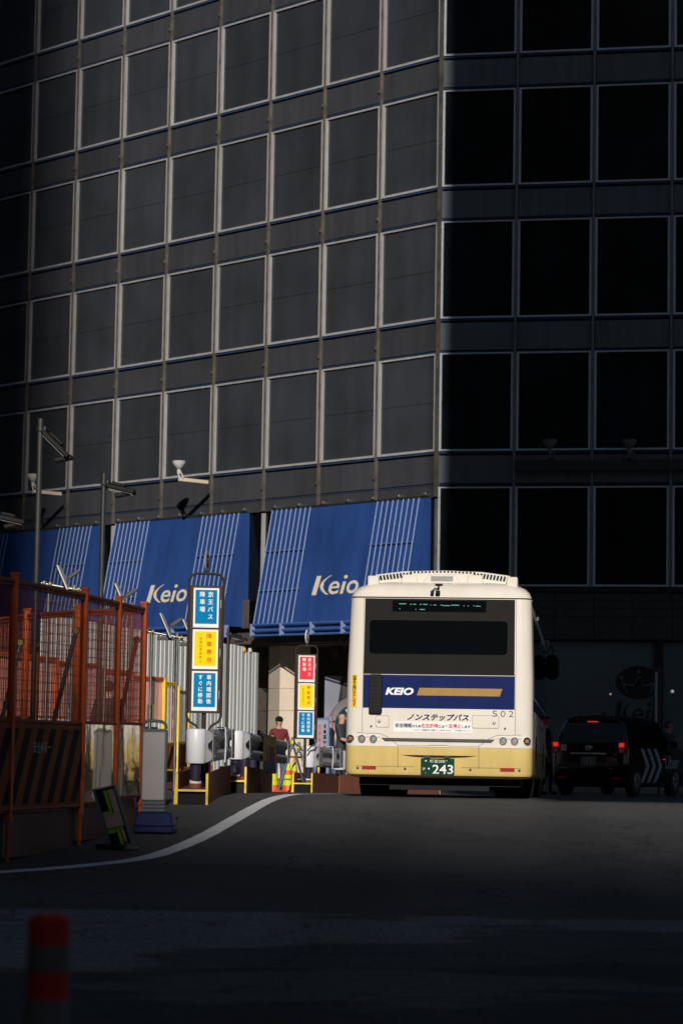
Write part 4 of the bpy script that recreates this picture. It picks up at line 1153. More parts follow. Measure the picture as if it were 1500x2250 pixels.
# ------------------------------------------------------------------ bus stop signs
def stop_sign(px, d, ys_, lab, topm, rz):
    arch, boxt, boxb, leg, discy = ys_
    S_ = FPX / d
    c = at(px, (boxt + boxb) / 2, d); g = gz(d)
    t = thing('bus_stop_sign', lab, 'bus stop sign', (c.x, d, g), rz, 'bus stop signs')
    zz_ = lambda y: at(px, y, d).z - g
    za, zt, zb, zl = zz_(arch), zz_(boxt), zz_(boxb), zz_(leg)
    w = .205
    MB().tube((0, .02, .18), (0, .02, zb), .026, 10).build('pole', M['signbrown'], t)
    arc = [(-w, 0, zt)] + [(-w + .09 - .09*math.cos(a), 0, za - .09 + .09*math.sin(a)) for a in [PI/2*k/5 for k in range(6)]] + [(w - .09 + .09*math.cos(a), 0, za - .09 + .09*math.sin(a)) for a in [PI/2 - PI/2*k/5 for k in range(6)]] + [(w, 0, zt)]
    bot = [(w, 0, zb), (w, 0, zb - .04), (w*.85, 0, zb - .10), (w*.45, 0, zl + .03), (w*.22, 0, zl - .05)]
    MB().path(arc[::-1] + [(-w, 0, zb)] + [(-x, y, z) for x, y, z in bot[1:]], .015, 8).build('tube_frame', M['signbrown'], t)
    MB().path([(w, 0, zt)] + bot, .015, 8).build('tube_frame', M['signbrown'], t)
    cab = MB().box(-w + .012, w - .012, -.03, .03, zb, zt).build('cabinet', M['signbrown'], t, bevel=.006)
    for z in (zb + .22, zb + .72, zt - .22): MB().box(w - .034, w - .026, -.036, -.031, z - .05, z + .05).build('hinge', M['steel'], cab)
    hh = (zt - zb - .045) / 3
    data = [(topm, 0, '京王バス', '降車場', .066, .072), (M['sgyellow'], 1, '降車専用', '一般車駐停車禁止', .062, .082), (M['sgblue'], 0, '車内確認後', 'すぐに移動', .060, .068)]
    for k, (mm, dk, rt, lt, fs, pt) in enumerate(data):
        z1 = zt - .030 - k * (hh + .004); z0 = z1 - hh + .020; pw = .152
        pn = MB().box(-pw, pw, -.038, -.031, z0, z1).build('panel', M['white'], cab)
        pr = Print(lambda x, z: (x, -.0405, z)); pr.rect(-pw + .022, pw - .022, z0 + (.045 if k != 1 else .04), z1 - .022)
        fc = pr.build('coloured_field', mm, pn)
        pr = Print(lambda x, z: (x, -.043, z)); zc = z1 - .040
        if k == 0: pr.column(rt, .052, zc, .068, .0885, .02); pr.column(lt, -.045, zc, .068, .0885, .02)
        elif k == 1: pr.column(rt, .045, zc - .0, .068, .095, .01); pr.column(lt, -.055, zc - .0, .036, .0455, .0)
        else: pr.column(rt, .052, zc, .060, .0715, .02); pr.column(lt, -.048, zc, .060, .0715, .02)
        pr.build('lettering', M['white'] if k != 1 else M['orangetext'], fc)
    # round flag seen nearly edge on
    zc = zz_(discy)
    dk = MB().lathe([(.128, -.008), (.132, 0), (.128, .008)], 28, axis='y').build('flag', M['greyrail'] if d < 40 else M['white'], t, (.0, .0, zc), (0, 0, R(79 if d < 40 else 72)))  # near flag greyed, its shaded side put into the colour
    pr = Print(lambda x, z: (x, -.0105, z)); pr.rect(-.055, .055, -.075, -.02); pr.rect(-.05, .05, .0, .012); pr.rect(-.05, .05, .045, .075); pr.build('flag_print', M['blacktext'], dk)
    MB().tube((0, 0, za), (0, 0, zc - .12), .012).build('flag_stem', M['steel'], t)
stop_sign(451, 30.6, (1261, 1287, 1567, 1600, 1233), 'near bus stop sign with blue, yellow and blue panels', M['sgblue'], R(4))
stop_sign(672, 47.6, (1419, 1437, 1624, 1645, 1399), 'far bus stop sign with red, yellow and blue panels beside the bus', M['sgred'], R(6))

# ------------------------------------------------------------------ crash barriers on steel H-beams
def crash_barrier(px, d, ang, L_, lab, posts, rail_len, cush=True, tarp_at=None):
    x = gx(px, d); g = gz(d)
    sl_ = (gz(d + L_ * math.cos(ang)) - g) / L_
    t = thing('crash_barrier', lab, 'crash barrier', (x, d, g), -ang, 'crash barriers on steel beams', rx=sl_)
    w, h, zw = .175, .36, .165
    for s in (-1, 1):
        fl = MB().box(s*w - .011, s*w + .011, .012, L_, .002, h).build('flange', M['brown'], t)
        e = MB().prism([(s*w - .015 - (.02 if s < 0 else -.0), 0.0), (s*w + .015, 0.0), (s*w + .015, h), (s*w - .015, h)], 'y', -.012, .0125); e.build('painted_end', M['yellowp'], fl, bevel=.004)
        MB().box(s*w - .0125, s*w + .0125, L_ + .001, L_ + .02, .002, h + .002).build('painted_end', M['yellowp'], fl)
        MB().box(s*w - .013, s*w + .013, .05, L_ - .05, h + .001, h + .006).build('flange_edge', M['brown'], fl)
        for y in (L_ * .45, L_ * .45 + .18): MB().lathe([(.016, s*w - .014), (.016, s*w + .014)], 10, (0, y, .10), 'x').build('bolt_hole', M['black'], fl)
    wb = MB().box(-w + .012, w - .012, .0, L_, zw - .009, zw + .009).build('web', M['brown'], t)
    MB().box(-w + .013, w - .013, -.012, -.0005, zw - .012, zw + .012).build('painted_end', M['yellowp'], wb)
    MB().box(-w + .02, w - .02, .05, L_ - .05, .004, zw - .012).build('filler', M['black'], t)
    for i, y in enumerate(posts):
        po = MB().tube((-.0, y, zw + .01), (-.0, y, .66), .066, 16).build('post', M['navypost'], t)
        MB().lathe([(.078, 0), (.078, .055), (.070, .06)], 18, (-.0, y, zw + .01)).build('post_collar', M['brown'], po)
        if i == 0: MB().tube((0, y, zw + .07), (.004, y - .004, zw + .10), .0715, 16).build('reflective_band', M['white'], po)
        MB().prism([(.0, .30), (.0, .62), (-.05, .62)], 'x', -.03, .03, 0, Matrix.Translation((0, y + .06, 0))).build('gusset', M['navypost'], po)
    if cush:
        y = posts[0]
        MB().lathe([(.08, .462), (.110, .468), (.117, .482), (.117, .850), (.110, .866), (.08, .872)], 28, (0, y, 0)).build('end_cushion', M['whitecush'], t, smooth=50)
    # W-section rail
    prof = [(0, 0), (.055, .03), (.062, .05), (.062, .105), (.05, .125), (.012, .16), (.012, .22), (.05, .255), (.062, .275), (.062, .33), (.055, .35), (0, .38), (-.02, .38), (-.02, 0)]
    y0 = posts[0] + .02; z0 = .475
    b = MB(); n = len(prof)
    b.v = [(.105 + a, y0, z0 + c_) for a, c_ in prof] + [(.105 + a, y0 + rail_len, z0 + c_) for a, c_ in prof]
    b.f = [tuple(range(n-1, -1, -1)), tuple(range(n, 2*n))] + [(k, (k+1) % n, n + (k+1) % n, n + k) for k in range(n)]; b.m = [0] * len(b.f)
    rl = b.build('rail', M['greyrail'], t, (0, 0, 0), (0, 0, -.05), smooth=20, bevel=.004)
    for ye in (y0 - .0, y0 + rail_len - .26):
        pl_ = MB().box(.168, .180, ye, ye + .26, z0 + .01, z0 + .37).build('end_plate', M['greyrail'], rl, bevel=.02)
        for yy in (ye + .07, ye + .17):
            for z in (z0 + .07, z0 + .31): MB().lathe([(.014, .181), (.012, .188), (.006, .190)], 8, (0, yy, z), 'x').build('bolt', M['steel'], pl_)
    for yy in (y0 + rail_len * .55, ):
        MB().path([(.175, yy, z0 - .02), (.182, yy + .01, z0 + .19), (.175, yy, z0 + .40), (.07, yy + .02, z0 + .40)], .008, 6).build('strap', M['whitecush'], rl)
        v = MB().add([(.178, yy + .02, z0 + .05), (.178, yy + .30, z0 + .12), (.178, yy + .30, z0 + .30), (.183, yy + .02, z0 + .33)], [(0, 1, 2), (0, 2, 3)]); v.build('reflector_sheet', M['whitecush'], rl)
    if tarp_at:
        c_ = MB(); ya, yb = tarp_at; m = 14; off = .05 * ya
        for i in range(m + 1):
            y = ya + (yb - ya) * i / m; wv = .012 * math.sin(i * 2.1)
            for k, (xo, z) in enumerate(((.09, .87), (.20, .865), (.205 + wv, .70), (.205 + wv, .48), (.205 + wv*1.4, .47), (.205 + wv*1.6, .30))): c_.v.append((xo + .05 * y, y, z + (random.uniform(-.015, .015) if k == 5 else 0)))
        for i in range(m):
            for k in range(5):
                c_.f.append((6*i+k, 6*i+6+k, 6*i+7+k, 6*i+1+k)); c_.m.append(2 if k >= 4 else (1 if (k in (2, 3) and 2 < i < m - 2 and i % 5 != 0) else 0))
        return t, c_
    return t
crash_barrier(421, 29.7, .030, 3.6, 'nearest crash barrier with white end cylinder under the near bus stop sign', [.45, 1.9], 2.1)
t, c_ = crash_barrier(511, 35.5, .015, 9.0, 'second crash barrier with a camouflage cloth over its rail', [.5, 3.0, 5.6], 6.6, tarp_at=(2.2, 4.4))
o = c_.build('cover_cloth', [M['tarp'], M['tarpred'], M['tarpnavy']], None, t.location, t.rotation_euler)
tag(o, 'dull camouflage and navy cloth hung over the second crash barrier', 'cloth')
crash_barrier(664, 47.4, .19, 2.6, 'third crash barrier under the far bus stop sign', [.5, 1.9], 1.9)
crash_barrier(712, 52.4, .62, 4.0, 'fourth crash barrier running behind the bus', [.5, 2.4], 3.4)

# ------------------------------------------------------------------ white board on blue base, fallen folding sign
p = at(343, 1822, 25.3); gx_ = p.x
t = thing('sign_stand', 'scuffed white board in a grey frame on a dark blue base', 'sign stand', (gx_, 25.3, gz(25.3)), R(-3))
b = MB()
def taper(x0, x1, y0, y1, z0, a, c, z1, m=0):
    return MB().add([(x0, y0, z0), (x1, y0, z0), (x1, y1, z0), (x0, y1, z0), (x0 + a, y0 + c, z1), (x1 - a, y0 + c, z1), (x1 - a, y1 - c, z1), (x0 + a, y1 - c, z1)], [(0,3,2,1),(4,5,6,7),(0,1,5,4),(1,2,6,5),(2,3,7,6),(3,0,4,7)])
lo = taper(-.20, .19, -.19, .19, .004, 0, 0, .07)
lo.v = lo.v[:]; t2 = taper(-.20, .19, -.19, .19, .071, .03, .06, .205); lo.add(t2.v, t2.f)
lo.build('base', M['bluebase'], t, bevel=.015)
for k in range(3): MB().box(-.15 + .004*k, .09 - .002*k, -.05, .05, .207 + k*.035, .239 + k*.035).build('collar', M['boardgrey'], t, bevel=.005)
fr = MB().prism(rr(-.155, .095, .312, 1.02, .03), 'y', -.035, .035).build('frame', M['boardgrey'], t, bevel=.006)
MB().box(-.14, .072, -.041, -.0355, .325, .985).build('board', M['boardwhite'], fr)
MB().path([(-.14, 0, 1.02), (-.14, 0, 1.07), (-.10, 0, 1.10), (.04, 0, 1.09), (.075, 0, 1.06), (.08, 0, 1.02)], .016, 8).build('handle', M['boardgrey'], fr)
p = on_ground(246, 1868)
t = thing('folding_sign', 'toppled folding warning sign with lime and pale panels leaning on the fence', 'warning sign', (p.x, p.y, gz(p.y)), R(-14), rx=0)
tilt = Matrix.Rotation(R(-13), 4, 'Y') @ Matrix.Rotation(R(18), 4, 'X')
def fm(x, y, z): return tilt @ Vector((x, y, z))
b = MB(); W_, H_ = .20, .58
b.path([fm(0, 0, .03), fm(0, 0, H_), fm(W_, 0, H_), fm(W_, 0, .03)], .014, 8, closed=True); b.build('frame', M['frameblue'], t)
for x0, x1, z0, z1, mt in ((.02, .08, .40, .55, 'black'), (.085, .115, .36, .55, 'lime'), (.125, .18, .33, .55, 'palereflect'), (.02, .11, .33, .355, 'lime'), (.02, .18, .20, .325, 'palereflect'), (.02, .09, .15, .19, 'lime'), (.10, .13, .03, .19, 'lime'), (.02, .095, .03, .14, 'black'), (.14, .165, .05, .19, 'palereflect')):
    o = MB(); o.box(x0, x1, -.008, .004, z0, z1, 0, tilt); o.build('reflective_strip', M[mt], t)
b = MB(); b.box(.0, W_, .006, .012, .02, H_ - .01, 0, tilt); b.build('backing', M['black'], t)
b = MB(); b.path([fm(0, .0, .40), (-.12, .26, .36), (-.10, .30, .02)], .010, 8); b.tube(fm(0, 0, H_), (-.10, .20, .38), .010); b.build('rear_leg', M['frameblue'], t)
MB().box(-.14, .14, -.06, .10, .004, .05).build('foot', M['black'], t, bevel=.015)
MB().box(.09, .24, -.05, .03, .004, .035).build('hinge_block', M['frameblue'], t, bevel=.01)
# delineator post close to the camera
p = at(110, 2008, 5.6)
t = thing('delineator_post', 'blurred red and white banded post close to the camera', 'post', (p.x, 5.6, gz(5.6)))
M['redpost'] = pbr('red_rubber_post', (.42, .030, .012), .6, var=.1, spec=.2)
M['whiteband'] = pbr('white_reflective_band', (.12, .135, .145), .6, var=.15, spec=.2)
H_ = p.z - gz(5.6); rad = .0455
MB().lathe([(.11, 0), (.11, .02), (.06, .05), (rad, .06), (rad, H_ - .012), (rad - .012, H_)], 24).build('post', M['redpost'], t)
for z1, z0 in ((H_ - .067, H_ - .122), (H_ - .182, H_ - .24), (H_ - .30, H_ - .355), (H_ - .42, H_ - .48)):
    MB().lathe([(rad + .0015, z0), (rad + .0015, z1)], 24).build('reflective_band', M['whiteband'], t)
# ------------------------------------------------------------------ the taxi
M['carpaint'] = pbr('black_car_paint', (.006, .006, .008), .16, var=.1, coat=.3, spec=.3)
M['decal'] = pbr('grey_blue_decal', (.30, .34, .42), .5)
M['tail'] = pbr('lit_tail_lamp', (.5, .01, .01), .3, emit=(1, .035, .03), es=.8)
M['brake'] = pbr('lit_brake_bar', (.5, .01, .01), .3, emit=(1, .03, .03), es=1.1)
M['pinksticker'] = pbr('pink_sticker', (.55, .30, .42), .5)
M['platewhite'] = pbr('plate_green_white', (.06, .075, .07), .5)
d0 = 55.0
xc = gx(1291, d0)
taxi = thing('taxi', 'black van taxi with lit tail lamps waiting right of the bus', 'taxi', (xc, d0, gz(d0)), -R(25))
tb = Loft([(.20, .78, .10, 4.28, .15), (.36, .84, .0, 4.38, .18), (.75, .85, .0, 4.40, .2), (.93, .85, .005, 4.30, .22), (1.02, .845, .015, 4.1, .22), (1.12, .83, .045, 3.5, .2), (1.58, .705, .26, 2.85, .2), (1.67, .67, .36, 2.68, .22), (1.715, .60, .5, 2.5, .22), (1.735, .42, .75, 2.2, .2)])
tb.mesh(lambda z: 0).build('body', M['carpaint'], taxi, smooth=35)
tw = tb.slab([(-.66, 1.15), (.66, 1.15), (.56, 1.58), (-.56, 1.58)], .006, .012).build('rear_window', M['glass'], taxi)
tb.slab([(-.115, 1.595), (.115, 1.595), (.115, 1.612), (-.115, 1.612)], .03, .03).build('brake_bar', M['brake'], taxi)
tb.slab([(-.60, 1.63), (.60, 1.63), (.52, 1.69), (-.52, 1.69)], .09, .16).build('spoiler', M['carpaint'], taxi, bevel=.012)
rs = MB().box(-.16, .16, .55, .68, 1.735, 1.82).build('roof_sign', M['oval'], taxi, bevel=.01)
pr = Print(lambda x, z: (x, .545, z)); [pr.rect(-.12 + i*.04, -.09 + i*.04, 1.76, 1.795) for i in range(6)]; pr.build('roof_sign_text', M['decal'], rs)
for s in (-1, 1):
    v = []
    b = MB(); 
    for x0, x1, y0, y1 in ((.665, .835, -.004, .02),): b.box(min(s*x0, s*x1), max(s*x0, s*x1), .0, .16, .93, 1.17)
    lm = b.build('tail_lamp', M['lensred'], taxi, bevel=.02)
    MB().box(min(s*.69, s*.80), max(s*.69, s*.80), -.006, .002, 1.06, 1.15).build('lit_lens', M['tail'], lm)
    MB().box(min(s*.70, s*.79), max(s*.70, s*.79), -.005, .002, .95, 1.03).build('clear_lens', M['lensgrey'], lm)
    tb.slab([(s*.50, .38), (s*.74, .38), (s*.74, .42), (s*.50, .42)] if s > 0 else [(s*.74, .38), (s*.50, .38), (s*.50, .42), (s*.74, .42)], .012, .02).build('reflector', M['reflex'], taxi)
    # side glass, pillars, wheels, handles
    for y0, y1 in ((.55, 1.45), (1.50, 2.35), (2.40, 3.0)):
        sh = .0
        q = [(y0, 1.14), (y1, 1.14), (y1 - (.35 if y1 > 2.9 else 0), 1.55), (y0 + (.12 if y0 < .6 else 0), 1.55)]
        tb.side(q, .005, .012, s).build('side_window', M['glass'], taxi)
    for y in (.72, 3.45):
        wh = MB().lathe([(.19, 0), (.30, .012), (.325, .03), (.325, .17), (.30, .19), (.19, .2)], 24, axis='x').build('wheel', M['rubber'], taxi, (s*.86 - (.2 if s > 0 else 0), y, .325))
        r_ = MB().lathe([(.04, -.02), (.19, -.005), (.205, .0)], 20, axis='x')
        for k in range(8):
            a = k * PI / 4; r_.tube((-.022, .05*math.cos(a), .05*math.sin(a)), (-.012, .18*math.cos(a), .18*math.sin(a)), .016, 5)
        r_.build('rim', M['steel'], wh, (.202 if s > 0 else -.002, 0, 0), (0, 0, PI if s > 0 else 0))
        arch = [(y + .40*math.cos(a), .22 + max(0, .46*math.sin(a))) for a in [PI*k/10 for k in range(11)]]
        tb.side(arch, .003, .008, s).build('wheel_arch', M['black'], taxi)
    for y in (1.55, 2.5): tb.side([(y, .88), (y + .16, .88), (y + .16, .905), (y, .905)], .02, .03, s).build('door_handle', M['darksteel'], taxi)
    MB().box(min(s*.86, s*1.02), max(s*.86, s*1.02), 3.0, 3.08, 1.08, 1.22).build('wing_mirror', M['carpaint'], taxi, bevel=.02)
    tb.side([(2.55, .80), (2.62, .80), (2.62, .82), (2.55, .82)], .012, .02, s).build('side_marker', M['brake'], taxi)
tb.slab([(-.42, .90), (.42, .90), (.40, .935), (-.40, .935)], .02, .02).build('chrome_bar', M['chrome'], taxi, bevel=.005)
npl = tb.slab(rr(-.17, .17, .67, .845, .012), .012, .012).build('number_plate', M['platewhite'], taxi)
pr = Print(tb.rear(.0155)); pr.text('70-55', -.11, .695, .255, .085, .01); [pr.rect(-.07 + i*.03, -.05 + i*.03, .798, .826) for i in range(5)]; pr.disc(-.135, .73, .01)
for q in frame_strip(rr(-.168, .168, .672, .843, .012), .006): pr.poly(q)
pr.build('plate_text', M['decal'], npl)
b = MB()
def ell(rx_, rz_, n=20): return [(rx_*math.cos(2*PI*k/n), tb.r(1.04) - .02, 1.04 + rz_*math.sin(2*PI*k/n)) for k in range(n)]
b.path(ell(.075, .045), .008, 6, closed=True); b.path([(x*.38, y, 1.04 + (z - 1.04)*.95) for x, y, z in ell(.075, .045)], .007, 6, closed=True); b.path([(x*.75, y, 1.055 + (z - 1.04)*.45) for x, y, z in ell(.075, .045)], .007, 6, closed=True)
b.build('emblem', M['chrome'], taxi)
tb.slab([(-.64, .97), (-.50, .97), (-.50, 1.11), (-.64, 1.11)], .006, .006).build('sticker', M['pinksticker'], taxi)
pr = Print(tb.rear(.006)); [pr.rect(-.66 + i*.032, -.64 + i*.032, .60, .618) for i in range(6)]; [pr.rect(.46 + i*.03, .48 + i*.03, .60, .618) for i in range(4)]; pr.build('model_print', M['greyrail'], taxi)
tb.slab([(-.78, .28), (.78, .28), (.78, .35), (-.78, .35)], .03, .05).build('bumper_lip', M['black'], taxi, bevel=.01)
# chevrons and name on the right flank
for k in range(3):
    y = .95 + k * .45; b = MB(); zs_ = [1.04, .95, .85, .75, .66, .55, .45, .38, .33, .30]
    for z in zs_:
        off = .40 * (1 - abs(z - .66) / .38)
        b.v += [(tb.w(z) + .008, y + off, z), (tb.w(z) + .008, y + off + .22, z)]
    for i in range(len(zs_) - 1): b.f.append((2*i, 2*i+1, 2*i+3, 2*i+2)); b.m.append(0)
    b.build('chevron', M['decal'], taxi)
pr = Print(lambda x, z: (tb.w(z) + .009, 2.68 + x, z)); pr.text('Uber', .0, .60, 1.0, .30, .02); tag(pr.build('lettering', M['decal'], taxi), kind='stuff')

# ------------------------------------------------------------------ people
M['skin'] = pbr('skin', (.48, .27, .19), .55, var=.06)
M['skin2'] = pbr('tanned_skin', (.42, .22, .15), .55, var=.06)
M['hair'] = pbr('dark_hair', (.012, .010, .009), .6, bump=.5, bscale=200)
M['greyhair'] = pbr('grey_hair', (.25, .24, .22), .7, bump=.5, bscale=200)
M['maroon'] = pbr('maroon_shirt', (.16, .016, .022), .8, var=.15, scale=12, bump=.3, bscale=25)
M['darkshirt'] = pbr('black_shirt', (.018, .018, .022), .8, var=.2, scale=12, bump=.3, bscale=25)
M['charcoal'] = pbr('charcoal_shirt', (.035, .036, .038), .8, var=.2, scale=12, bump=.3, bscale=25)
M['suit'] = pbr('dark_suit', (.022, .020, .022), .75, var=.2, scale=12, bump=.3, bscale=25)
M['jeans'] = pbr('blue_jeans', (.06, .10, .20), .85, var=.2, scale=16, bump=.3, bscale=40)
M['trousers'] = pbr('dark_trousers', (.022, .022, .026), .85, var=.2)
M['uniform'] = pbr('dark_green_vest', (.05, .055, .045), .8)
M['maskwhite'] = pbr('white_mask', (.72, .72, .72), .8)
M['eye'] = pbr('eye', (.01, .008, .007), .3)
M['lip'] = pbr('lip', (.36, .13, .11), .5)
def person(lab, px, d, facing, shirt, pants, skin, hair, H=1.72, sleeve=.5, armL=None, armR=None, stride=.0, hat=None, mask=False, shades=False, bald=False, collar=None, on=None):
    g = gz(d) if on is None else on
    x = at(px, 1650, d).x
    t = thing('person', lab, 'person', (x, d, g), facing, 'people in the street')
    k = H / 1.72
    J = {}
    def J_(n, p, r): J[n] = (Vector(p) * k, (r[0] * k, r[1] * k))
    J_('pelvis', (0, 0, .93), (.150, .105)); J_('waist', (0, 0, 1.08), (.140, .10)); J_('chest', (0, 0, 1.27), (.165, .115)); J_('upper', (0, 0, 1.40), (.135, .09)); J_('neck', (0, .0, 1.475), (.055, .058)); J_('head0', (0, -.01, 1.545), (.064, .075)); J_('head1', (0, -.005, 1.62), (.074, .092)); J_('head2', (0, .005, 1.685), (.056, .070))
    arms = {-1: armL or [(-.235, .03, 1.13), (-.25, -.04, .87)], 1: armR or [(.235, .03, 1.13), (.25, -.04, .87)]}
    edges = [('pelvis', 'waist'), ('waist', 'chest'), ('chest', 'upper'), ('upper', 'neck'), ('neck', 'head0'), ('head0', 'head1'), ('head1', 'head2')]
    for s in (-1, 1):
        e, w = arms[s]
        J_(f'sh{s}', (s*.175, 0, 1.395), (.066, .062)); J_(f'el{s}', e, (.045, .045)); J_(f'wr{s}', w, (.029, .030))
        wv = Vector(w); ev = Vector(e); hd2 = (wv - ev).normalized()
        J_(f'ha{s}', wv + hd2 * .07, (.034, .020))
        edges += [('upper', f'sh{s}'), (f'sh{s}', f'el{s}'), (f'el{s}', f'wr{s}'), (f'wr{s}', f'ha{s}')]
        J_(f'hip{s}', (s*.09, 0, .86), (.092, .095)); J_(f'kn{s}', (s*.10, -.03 - s*stride*.5, .48), (.060, .062)); J_(f'an{s}', (s*.105, .03 - s*stride, .085), (.040, .042)); J_(f'to{s}', (s*.12, -.12 - s*stride, .045), (.042, .034))
        edges += [('pelvis', f'hip{s}'), (f'hip{s}', f'kn{s}'), (f'kn{s}', f'an{s}'), (f'an{s}', f'to{s}')]
    names = list(J); me = bpy.data.meshes.new('skeleton')
    me.from_pydata([tuple(J[n][0]) for n in names], [(names.index(a), names.index(b)) for a, b in edges], [])
    o = bpy.data.objects.new('skeleton', me); col.objects.link(o)
    sk = o.modifiers.new('skin', 'SKIN'); sk.use_smooth_shade = True
    for i, n in enumerate(names):
        sv = me.skin_vertices[0].data[i]; sv.radius = J[n][1]; sv.use_root = (n == 'pelvis')
    ss = o.modifiers.new('sub', 'SUBSURF'); ss.levels = 2; ss.render_levels = 2
    dg = bpy.context.evaluated_depsgraph_get(); dg.update()
    bm_ = bpy.data.meshes.new_from_object(o.evaluated_get(dg))
    bpy.data.objects.remove(o); bpy.data.meshes.remove(me)
    V = [tuple(v.co) for v in bm_.vertices]; F = [tuple(p.vertices) for p in bm_.polygons]
    bpy.data.meshes.remove(bm_)
    b = MB()
    def dist(p, a, c):
        ab = c - a; u = max(0, min(1, (p - a).dot(ab) / max(1e-9, ab.length_squared))); return (p - a - ab*u).length, u
    mi = []
    for f in F:
        c = sum((Vector(V[i]) for i in f), Vector()) / len(f)
        m = 0
        if c.z > 1.465 * k: m = 2
        elif c.z < .93 * k: m = 1
        if c.z < .105 * k: m = 3
        for s in (-1, 1):
            da, ua = dist(c, J[f'sh{s}'][0], J[f'el{s}'][0]); db, ub = dist(c, J[f'el{s}'][0], J[f'wr{s}'][0]); dh, uh = dist(c, J[f'wr{s}'][0], J[f'ha{s}'][0])
            if abs(c.x) > .15 * k and min(da, db, dh) < .075 * k and c.z < 1.46 * k and c.z > .55 * k:
                along = ua * .5 if da <= min(db, dh) else (.5 + ub * .5 if db <= dh else 1.0)
                if not (along < .12): m = 0 if along < sleeve else 2
        mi.append(m)
    b.v = V; b.f = F; b.m = mi
    # hands: palm continues the wrist, five fingers of different lengths, slightly curled
    for s in (-1, 1):
        w = J[f'ha{s}'][0]; fwd = (w - J[f'wr{s}'][0]).normalized(); side = Vector((0, 1, 0)) - fwd * fwd.y; side.normalize(); curl = Vector((-s, 0, 0))
        for i, ln_ in enumerate((.060, .070, .075, .066, .05)):
            if i == 0: st, dr = w - fwd*.03*k - side*.030*k, (fwd*.7 - side*.6).normalized()
            else: st, dr = w + side * (-.024 + .016 * (i - 1)) * k + fwd*.018*k, fwd
            p1 = st + dr * ln_ * .55 * k; p2 = p1 + (dr * .8 + curl * .45).normalized() * ln_ * .5 * k
            b.path([st, p1, p2], [.0095*k, .0085*k, .0065*k], 6, 2)
    b.build('body', [shirt, pants, skin, M['blacktext']], t, smooth=80)
    hc = J['head1'][0]
    # face
    fz = hc.z - .01*k; fy = -.098*k
    MB().prism([(fy + .008, fz + .012*k), (fy - .020*k, fz - .030*k), (fy - .004, fz - .040*k), (fy + .02, fz - .035*k)], 'x', -.012*k, .012*k).build('nose', skin, t, bevel=.004)
    if shades:
        gl = MB().box(-.066*k, -.006*k, fy - .006, fy + .012, fz - .014*k, fz + .018*k).box(.006*k, .066*k, fy - .006, fy + .012, fz - .014*k, fz + .018*k); gl.box(-.07*k, .07*k, fy + .002, fy + .010, fz + .008*k, fz + .016*k)
        for s in (-1, 1): gl.box(s*.076*k - .003, s*.076*k + .003, fy + .005, .01, fz + .004*k, fz + .012*k)
        gl.build('sunglasses', M['eye'], t)
    else:
        for s in (-1, 1): MB().ball((s*.030*k, fy + .014, fz + .006*k), .012*k, 8, sc=(1, .6, .7)).build('eye', M['eye'], t)
    if mask: MB().ball((0, fy + .045*k, fz - .048*k), .062*k, 12, sc=(.95, .75, .72)).build('face_mask', M['maskwhite'], t)
    else: MB().box(-.022*k, .022*k, fy + .004, fy + .016, fz - .066*k, fz - .057*k).build('mouth', M['lip'], t, bevel=.002)
    for s in (-1, 1): MB().ball((s*.079*k, .004, fz - .004*k), .022*k, 8, sc=(.4, .8, 1.3)).build('ear', skin, t)
    # hair cap: shell over the back and top of the head
    if not bald:
        hb = MB().ball((hc.x, hc.y + .012*k, hc.z + .012*k), .100*k, 18, sc=(.84, 1.03, 1.02))
        keep = [i for i, f in enumerate(hb.f) if (lambda c: not (c.y < -.035*k and c.z < hc.z + .052*k) and c.z > hc.z - .075*k)(sum((Vector(hb.v[j]) for j in f), Vector()) / len(f))]
        hb.f = [hb.f[i] for i in keep]; hb.m = [0] * len(hb.f)
        hb.build('hair', hair, t, smooth=80)
    if hat:
        cp = MB().ball((hc.x, hc.y + .005, hc.z + .045*k), .104*k, 18, sc=(.88, 1.03, .82))
        cp.f = [f for f in cp.f if min(cp.v[j][2] for j in f) > hc.z + .005*k]; cp.m = [0]*len(cp.f)
        cp.prism([(math.sin(a) * .08*k, -.09*k - math.cos(a) * .075*k) for a in [-PI/2 + PI*q/8 for q in range(9)]], 'z', hc.z + .028*k, hc.z + .036*k)
        cp.build('cap', hat, t, smooth=60)
    if collar: MB().lathe([(.062*k, 0), (.064*k, .03*k), (.056*k, .032*k)], 14, (0, .0, 1.455*k)).build('collar', collar, t)
    return t
pvz = gz(70) + .12
person('man in maroon shirt and black cap standing by the cream pier', 612, 60.0, R(25), M['maroon'], M['jeans'], M['skin'], M['hair'], 1.72, .98, hat=M['blacktext'], armR=[(.26, .02, 1.14), (.27, -.02, .88)])
person('grey-haired man in black shirt and sunglasses facing right', 724, 58.0, R(78), M['darkshirt'], M['jeans'], M['skin2'], M['greyhair'], 1.70, .5, shades=True, stride=.12)
person('bald man in charcoal shirt partly hidden by the bus', 749, 56.6, R(70), M['charcoal'], M['trousers'], M['skin'], M['hair'], 1.76, .48, bald=True, armL=[(-.22, -.08, 1.14), (-.14, -.32, 1.08)])
person('masked person in dark cap at the end of the white hoarding', 557, 60.0, R(-5), M['darkshirt'], M['trousers'], M['skin'], M['hair'], 1.66, .98, hat=M['blacktext'], mask=True)
person('person in dark suit seen from behind through the mesh fence', 236, 39.6, R(176), M['suit'], M['suit'], M['skin'], M['hair'], 1.68, .97, collar=M['maskwhite'])
person('dark figure in shade between the bus and the taxi', 1200, 56.5, R(80), M['darkshirt'], M['trousers'], M['skin2'], M['hair'], 1.74, .5, stride=.1)
person('dark figure in shade behind the taxi bonnet', 1468, 60.0, R(60), M['charcoal'], M['trousers'], M['skin2'], M['hair'], 1.78, .5)

